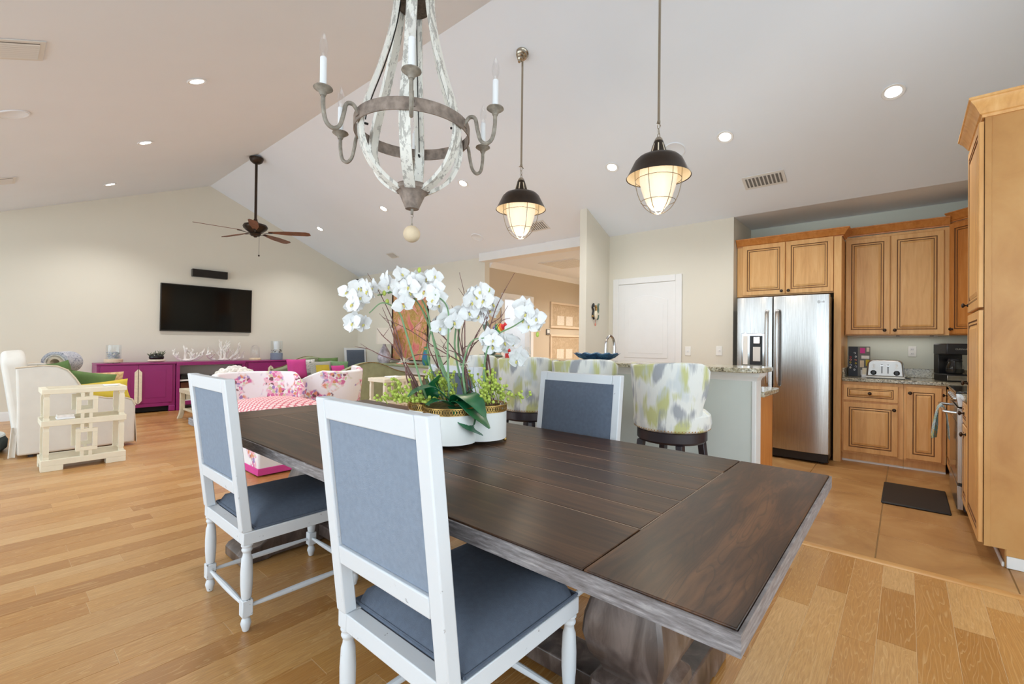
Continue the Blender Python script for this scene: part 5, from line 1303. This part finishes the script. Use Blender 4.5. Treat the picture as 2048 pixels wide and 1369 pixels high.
e1 = etagere(); e1.location = (.358,6.0,0); e1['label'] = 'cream three-tier side table with square fretwork beside the white armchair'
e2 = copy_tree(e1,(3.28,4.98,0),0,'cream three-tier side table with square fretwork beside the floral chairs')
tag(MB().box(.79,.90,6.06,6.15,.7596,.770).build('remote_control','paper_white',bevel=.004),'flat white remote on top of the side table by the armchair','remote')
tag(MB().box(.46,.585,6.02,6.14,.470,.487).build('book','paper_white',bevel=.002),'white book at the bottom of the pair on side table shelf','book')
tag(MB().box(.465,.58,6.025,6.135,.4872,.508).build('book','coral_white',bevel=.002),'white book lying on the other white book on side table shelf','book')
tag(MB().box(3.45,3.62,5.10,5.24,.7596,.775).build('book','paper_white',bevel=.002),'white book on top of the side table by floral chairs','book')

# ---------------------------------------------------------------- slipcovered armchair
t = thing('armchair','white slipcovered wing armchair with skirt beside the cream side table','armchair',(.66,7.24,0))
side = [(.24,.03),(1.165,.03),(1.17,.46),(1.14,.53),(1.07,.56),(.92,.565),(.80,.60),(.72,.68),(.66,.80),(.60,.89),(.52,.935),(.42,.945),(.22,.925),(.235,.55)]
for y0,y1 in ((6.83,6.92),(7.56,7.65)):
    W(MB().prism(side,'y',y0,y1),'side','slip_linen',t,bevel=.022,seg=3)
    yy = y0+.001 if y0 < 7 else y1-.001
    W(MB().tube([(a,yy,b) for a,b in side[2:13]],.007,6),'piping','slip_piping',t)
def bk(u,v):
    y = 6.85+.78*u; top = 1.085-.05*(2*u-1)**2-.06*abs(2*u-1)**6
    z = .03+(top-.03)*v; x = .245-.12*v; return (x,y,z)
W(MB().grid(bk,14,12,thick=.17),'back','slip_linen',t,bevel=.04,seg=4,angle=60)
W(MB().box(.35,1.14,6.925,7.555,.08,.40),'seat_base','slip_linen',t)
W(MB().box(.38,1.15,6.93,7.55,.40,.50),'seat_cushion','slip_linen',t,bevel=.035,seg=4)
for (x,y) in ((1.1705,6.84),(1.1705,7.55)): W(MB().grid(lambda u,v:(x+.018*v,y+.09*u,.03+.33*(1-v)),4,6,thick=.006),'skirt_pleat','slip_piping',t)
W(MB().grid(lambda u,v:(.205+.04*u-.02*v,6.845+.03*math.sin(u*3)-.02*v,.02+.30*(1-v)),5,6,thick=.006),'skirt_pleat','slip_linen',t)
for x in (.34,1.06):
    for y in (6.90,7.57): W(MB().box(x-.02,x+.02,y-.02,y+.02,.0005,.035),'foot','dark_stool_wood',t)
def pillow_mb(w,h,th,n=14):
    mb = MB()
    def f(sgn):
        def fn(u,v):
            a,b = 2*u-1,2*v-1; e = (1-a**4)*(1-b**4); k = 1-.05*(1-abs(a))*(abs(b)**3)-.0
            return (a*w/2*(1-.06*(1-b*b)*abs(a)**2),sgn*th/2*max(e,0)**.55,b*h/2*(1-.06*(1-a*a)*abs(b)**2))
        return fn
    mb.grid(f(1),n,n); mb.grid(f(-1),n,n); return mb
def pillow(label,w,h,th,m,loc,rot,deco=None):
    o = tag(pillow_mb(w,h,th).build('pillow',m,loc=loc,rot=rot,angle=70),label,'pillow')
    return o
pillow('olive green pillow with tan embroidered tree against the armchair back',.46,.46,.15,'green_pillow',(.52,7.12,.735),(R(0),R(-8),R(-62)))
pillow('plain bright green pillow in the white armchair',.44,.36,.14,'green_velvet',(.82,7.26,.66),(R(-12),R(8),R(-28))).data.materials[0] = MATS['green_pillow']
pillow('tan lattice patterned pillow in the white armchair',.42,.32,.13,'tan_lattice',(.94,7.44,.665),(R(-10),0,R(-15)))
pillow('long yellow lumbar pillow in the white armchair',.56,.24,.12,'yellow_pillow',(.86,7.02,.615),(R(-14),R(-6),R(-4)))
o = MB().grid(lambda u,v:((.10+.02*math.sin(u*7))*math.cos(.4+u*2.4),0,(.10)*math.sin(.4+u*2.4)),4,2)
t = thing('rolled_throw','rolled grey paisley and white throw on the armchair back','throw',(.62,7.60,.945),R(-40))
def roll(r0,r1,m,name,a0,a1):
    def fn(u,v):
        a = a0+(a1-a0)*u; return (r1*1.15*math.cos(a)*.68,(v-.5)*.22,r1*math.sin(a)*.68)
    MB().grid(fn,24,6,thick=r0-r1).build(name,m,t,angle=70)
roll(.10,.135,'paisley','outer_layer',R(-60),R(240)); roll(.065,.098,'slip_linen','middle_layer',R(-60),R(260)); roll(.02,.063,'slip_piping','inner_layer',R(-80),R(270))
# pet bed and toy
t = thing('pet_bed','round dark grey pet bed with white rim behind the armchair','pet bed',(-.265,7.50,0))
MB().lathe([(0,.001),(.42,.001),(.46,.04),(.465,.12),(.44,.165),(.40,.15),(.36,.12),(0,.11)],n=36).build('bolster','dog_bed',t)
MB().lathe([(.436,.163),(.448,.17),(.44,.185),(.41,.183),(.40,.165)],n=36,cap=False).build('rim','slip_linen',t)
MB().lathe([(0,.111),(.34,.121),(.36,.14),(.30,.165),(0,.175)],n=30).build('cushion','navy_fabric',t)
t = thing('dog_toy','striped red, white and green fabric toy on the pet bed','toy',(.0,7.46,.177),R(20))
MB().ball((-.08,0,.028),.03,10,7,0,(1.5,1,.9)).build('red_end','book_coral',t); MB().ball((.0,0,.03),.03,10,7,0,(1.5,1,.95)).build('white_middle','slip_linen',t); MB().ball((.085,0,.03),.03,10,7,0,(1.4,1.1,1)).build('green_end','leaf_green',t)

# ---------------------------------------------------------------- coffee table
t = thing('coffee_table','whitewashed wooden coffee table with glass top and lower shelf','table',(2.55,7.95,0))
X0,X1,Y0,Y1 = 2.0,3.1,7.3,8.62
W(MB().box(X0,X1,Y0,Y0+.08,.40,.465).box(X0,X1,Y1-.08,Y1,.40,.465).box(X0,X0+.08,Y0+.08,Y1-.08,.40,.465).box(X1-.08,X1,Y0+.08,Y1-.08,.40,.465),'frame','cream_leather',t,bevel=.006)
W(MB().box(X0+.08,X1-.08,Y0+.08,Y1-.08,.448,.458),'glass_top','clear_glass',t)
for x in (X0+.035,X1-.035):
    for y in (Y0+.035,Y1-.035):
        s_ = -1 if x < 2.5 else 1; W(MB().rings([[(x+s_*o+a*.03,y+b*.03,z) for a,b in ((-1,-1),(1,-1),(1,1),(-1,1))] for o,z in ((.035,.0005),(.012,.06),(0,.13),(0,.40))]),'leg','cream_leather',t,bevel=.004)
W(MB().box(X0+.04,X1-.04,Y0+.04,Y1-.04,.13,.155),'lower_shelf','cream_leather',t,bevel=.004)
for k,(c,lab) in enumerate((('book_coral','coral pink book at the bottom of the stack under the coffee table'),('coral_white','pale book in the middle of the stack under the coffee table'),('book_coral','orange-red book on top of the stack under the coffee table'))):
    tag(MB().box(2.14+.01*k,2.50-.01*k,7.85,8.12,.1555+.042*k,.1955+.042*k).build('book',c,bevel=.003),lab,'book')
t = thing('coral_cluster','large bushy white coral cluster on the coffee table','coral',(2.57,7.98,.4655)); q = random.Random(21)
MB().ball((0,0,.10),.14,14,9,0,(1.6,1.2,.72)).build('base','coral_white',t)
for k in range(150):
    a,b = q.uniform(0,6.283),math.acos(q.uniform(-.15,1)); d = Vector((math.sin(b)*math.cos(a)*1.35,math.sin(b)*math.sin(a),math.cos(b)*.85)); p = d*.19+Vector((0,0,.17))
    if k < 120: MB().ball(p,q.uniform(.028,.048),6,5,0,(1,q.uniform(.5,1),q.uniform(.7,1.2))).build('lobe','coral_white',t)

# ---------------------------------------------------------------- floral seats
def skirted(t,x0,x1,y0,y1,z1):
    n = 30; per = [(x0,y0),(x1,y0),(x1,y1),(x0,y1)]
    W(MB().box(x0,x1,y0,y1,.06,z1),'skirt','floral_fabric',t,bevel=.02); W(MB().box(x0-.004,x1+.004,y0-.004,y1+.004,.012,.075),'skirt_band','pink_pillow',t,bevel=.004)
t = thing('floral_chaise','white floral chaise with pink lattice seat and pink-banded skirt','chaise',(2.15,5.3,0))
skirted(t,1.62,2.58,4.42,6.20,.42)
def seat(u,v):
    a,b = 2*u-1,2*v-1; e = max(abs(a),abs(b)); return (2.10+a*.48,5.17+b*.74,.42+.125*(1-e**5)+.065*math.cos(a*1.4)*math.cos(b*1.4)*(1-e**8))
W(MB().grid(seat,20,20),'seat_cushion','pink_lattice',t,angle=60)
def curved_back(cx,cy,rx,ry,a0,a1,zt,th):
    def fn(u,v):
        a = a0+(a1-a0)*u; top = zt(u); z = .30+(top-.30)*v; f = 1+.10*v
        return (cx+rx*math.cos(a)*f,cy+ry*math.sin(a)*f,z)
    return MB().grid(fn,32,10,thick=th)
W(curved_back(2.12,5.70,.385,.44,R(-5),R(185),lambda u:.845-.20*max(0,(abs(2*u-1)-.72)/.28)**1.5,.07),'back','floral_fabric',t,bevel=.02,seg=3,angle=60)
W(MB().box(1.70,1.76,4.48,4.54,.0005,.02).box(2.5,2.56,4.48,4.54,.0005,.02).box(1.70,1.76,6.1,6.16,.0005,.02).box(2.5,2.56,6.1,6.16,.0005,.02),'foot','dark_stool_wood',t)
t = thing('floral_armchair','white floral barrel armchair with scooped arm, turned toward the sofas','armchair',(3.02,6.25,0))
skirted(t,2.72,3.50,5.80,6.65,.40)
W(MB().box(2.76,3.46,5.86,6.68,.40,.50),'seat_cushion','pink_lattice',t,bevel=.04,seg=3)
W(curved_back(3.13,6.12,.40,.46,R(175),R(365),lambda u:(.70+.165*min(1,max(0,(u-.06)/.22))**.8-.03*math.sin(math.pi*u)+.012*(u>.9)) ,-.08),'back','floral_fabric',t,bevel=.02,seg=3,angle=60)
W(MB().box(2.72,2.78,5.86,5.92,.0005,.02).box(3.33,3.39,5.86,5.92,.0005,.02).box(2.72,2.78,6.55,6.61,.0005,.02).box(3.33,3.39,6.55,6.61,.0005,.02),'foot','dark_stool_wood',t)

# ---------------------------------------------------------------- green sofas
def sofa(label, loc, rz, w, hump):
    t = thing('sofa',label,'sofa',loc,rz)      # faces -y, back along y=0..
    def top(s): a = abs(2*s-1); return .70+(hump-.70)*math.cos(min(1,a/.72)*math.pi/2)**1.2 if a < .72 else .70-.05*(a-.72)/.28
    poly = [(-w/2,.10),(w/2,.10)]+[(w/2-w*k/24,top(k/24)) for k in range(25)]
    MB().prism(poly,'y',-.16,0).build('back','green_velvet',t,bevel=.03,seg=3,angle=50)
    MB().tube([(x,.004,z) for x,z in poly[2:]],.008,6).build('piping','moss',t)
    for s_ in (-1,1):
        x0,x1 = sorted((s_*(w/2-.13),s_*w/2)); MB().box(x0,x1,-.85,-.165,.10,.58).build('arm','green_velvet',t,bevel=.05,seg=4)
    MB().box(-w/2+.135,w/2-.135,-.85,-.165,.10,.30).build('seat_base','green_velvet',t)
    n = 2
    for k in range(n):
        a = -w/2+.14+(w-.28)*k/n; MB().box(a+.004,a+(w-.28)/n-.004,-.87,-.17,.302,.46).build('seat_cushion','green_velvet',t,bevel=.04,seg=3)
    for x in (-w/2+.06,w/2-.06):
        for y in (-.80,-.06): MB().lathe([(0,.0005),(.015,.0005),(.025,.10),(0,.10)],(x,y,0),10).build('leg','dark_stool_wood',t)
    return t
sofa('green velvet camelback sofa with colourful pillows beside the magenta cabinet',(4.42,9.48,0),R(0),1.5,.90)
sofa('green velvet camelback sofa with its back to the dining table',(4.42,7.16,0),R(180),1.56,.86)
pillow('hot pink square pillow on the green sofa arm end',.40,.40,.14,'pink_pillow',(4.0,9.06,.675),(R(-14),0,R(6)))
pillow('white pillow with dark flower drawing on the green sofa',.38,.38,.13,'floral_pillow',(4.24,9.22,.665),(R(-10),0,R(-4)))
o = pillow('yellow pillow with black and white patterned border on the green sofa',.46,.36,.14,'mono_pattern',(4.40,8.90,.645),(R(-14),0,R(4)))
MB().grid(lambda u,v:((u-.5)*.28,-.068-.010*(1-(2*u-1)**2),(v-.5)*.18),6,6).build('yellow_center','yellow_pillow',o)
pillow('plain green pillow at the end of the green camelback sofa',.42,.40,.14,'green_pillow',(4.72,9.22,.68),(R(-10),0,R(-4)))
pillow('pink ruffled pillow between green pillows on the sofa',.30,.28,.14,'pink_pillow',(4.72,8.80,.60),(R(-20),0,R(8)))
pillow('pale green pillow near the lamp end of sofa',.40,.34,.14,'berry_green',(4.83,8.99,.645),(R(-12),R(4),R(-4))).data.materials[0] = MATS['stem_green']

# ---------------------------------------------------------------- console under the painting, lamp, painting
t = thing('console_table','long white console with green top under the painting','console',(5.6,7.5,0))
W(MB().box(5.36,5.83,6.15,8.90,.735,.775),'top','green_velvet',t,bevel=.006); W(MB().box(5.40,5.82,6.20,8.85,.60,.735),'apron','trim_white',t,bevel=.004)
for x in (5.42,5.77):
    for y in (6.24,7.5,8.78): W(MB().box(x-.025,x+.025,y-.025,y+.025,.0005,.60),'leg','trim_white',t,bevel=.004)
t = thing('table_lamp','table lamp with mottled lilac ceramic base and square white shade','lamp',(5.52,8.40,.7755),R(60))
MB().lathe([(0,0),(.10,0),(.11,.02),(.14,.08),(.135,.16),(.10,.25),(.06,.32),(.035,.36),(.03,.40),(0,.40)],n=24).build('base','lamp_ceramic',t)
sh = MB().rings([[(a*s_,b*s_,z) for a,b in ((-1,-.6),(1,-.6),(1,.6),(-1,.6))] for s_,z in ((.27,.40),(.255,.74))],False,False); sh.build('shade','lamp_shade',t)
MB().tube([(0,0,.40),(0,0,.55)],.008,8).ball((0,0,.58),.03,10,7).build('bulb','bulb_glass_milk',t)
t = thing('rainbow_vase','slim rainbow coloured vase on the white console','vase',(5.56,7.05,.7755))
MB().lathe([(0,0),(.05,0),(.075,.06),(.08,.14),(.06,.24),(.035,.32),(.04,.36),(0,.355)],n=20).build('vase','rainbow',t)
MB().lathe([(.034,.30),(.042,.305),(.042,.325),(.034,.33)],n=20,cap=False).build('neck_band','brass',t)
t = thing('framed_painting','tall abstract pink and ochre painting in slim dark frame above console','painting',(5.853,7.97,.83))
W_,H_ = 1.24,1.52
MB().box(-.012,-.004,-W_/2+.02,W_/2-.02,.02,H_-.02).build('canvas','abstract_painting',t)
MB().box(-.035,-.001,-W_/2,-W_/2+.02,0,H_).box(-.035,-.001,W_/2-.02,W_/2,0,H_).box(-.035,-.001,-W_/2+.02,W_/2-.02,0,.02).box(-.035,-.001,-W_/2+.02,W_/2-.02,H_-.02,H_).build('frame','bronze',t,bevel=.002)
for i,(y,c,lab) in enumerate(((7.75,'book_coral','coral pink book lying on the white console'),(7.45,'book_brown','brown book lying on the white console'))):
    tag(MB().box(5.45,5.62,y-.11,y+.11,.7756,.80).build('book',c,bevel=.003),lab,'book')
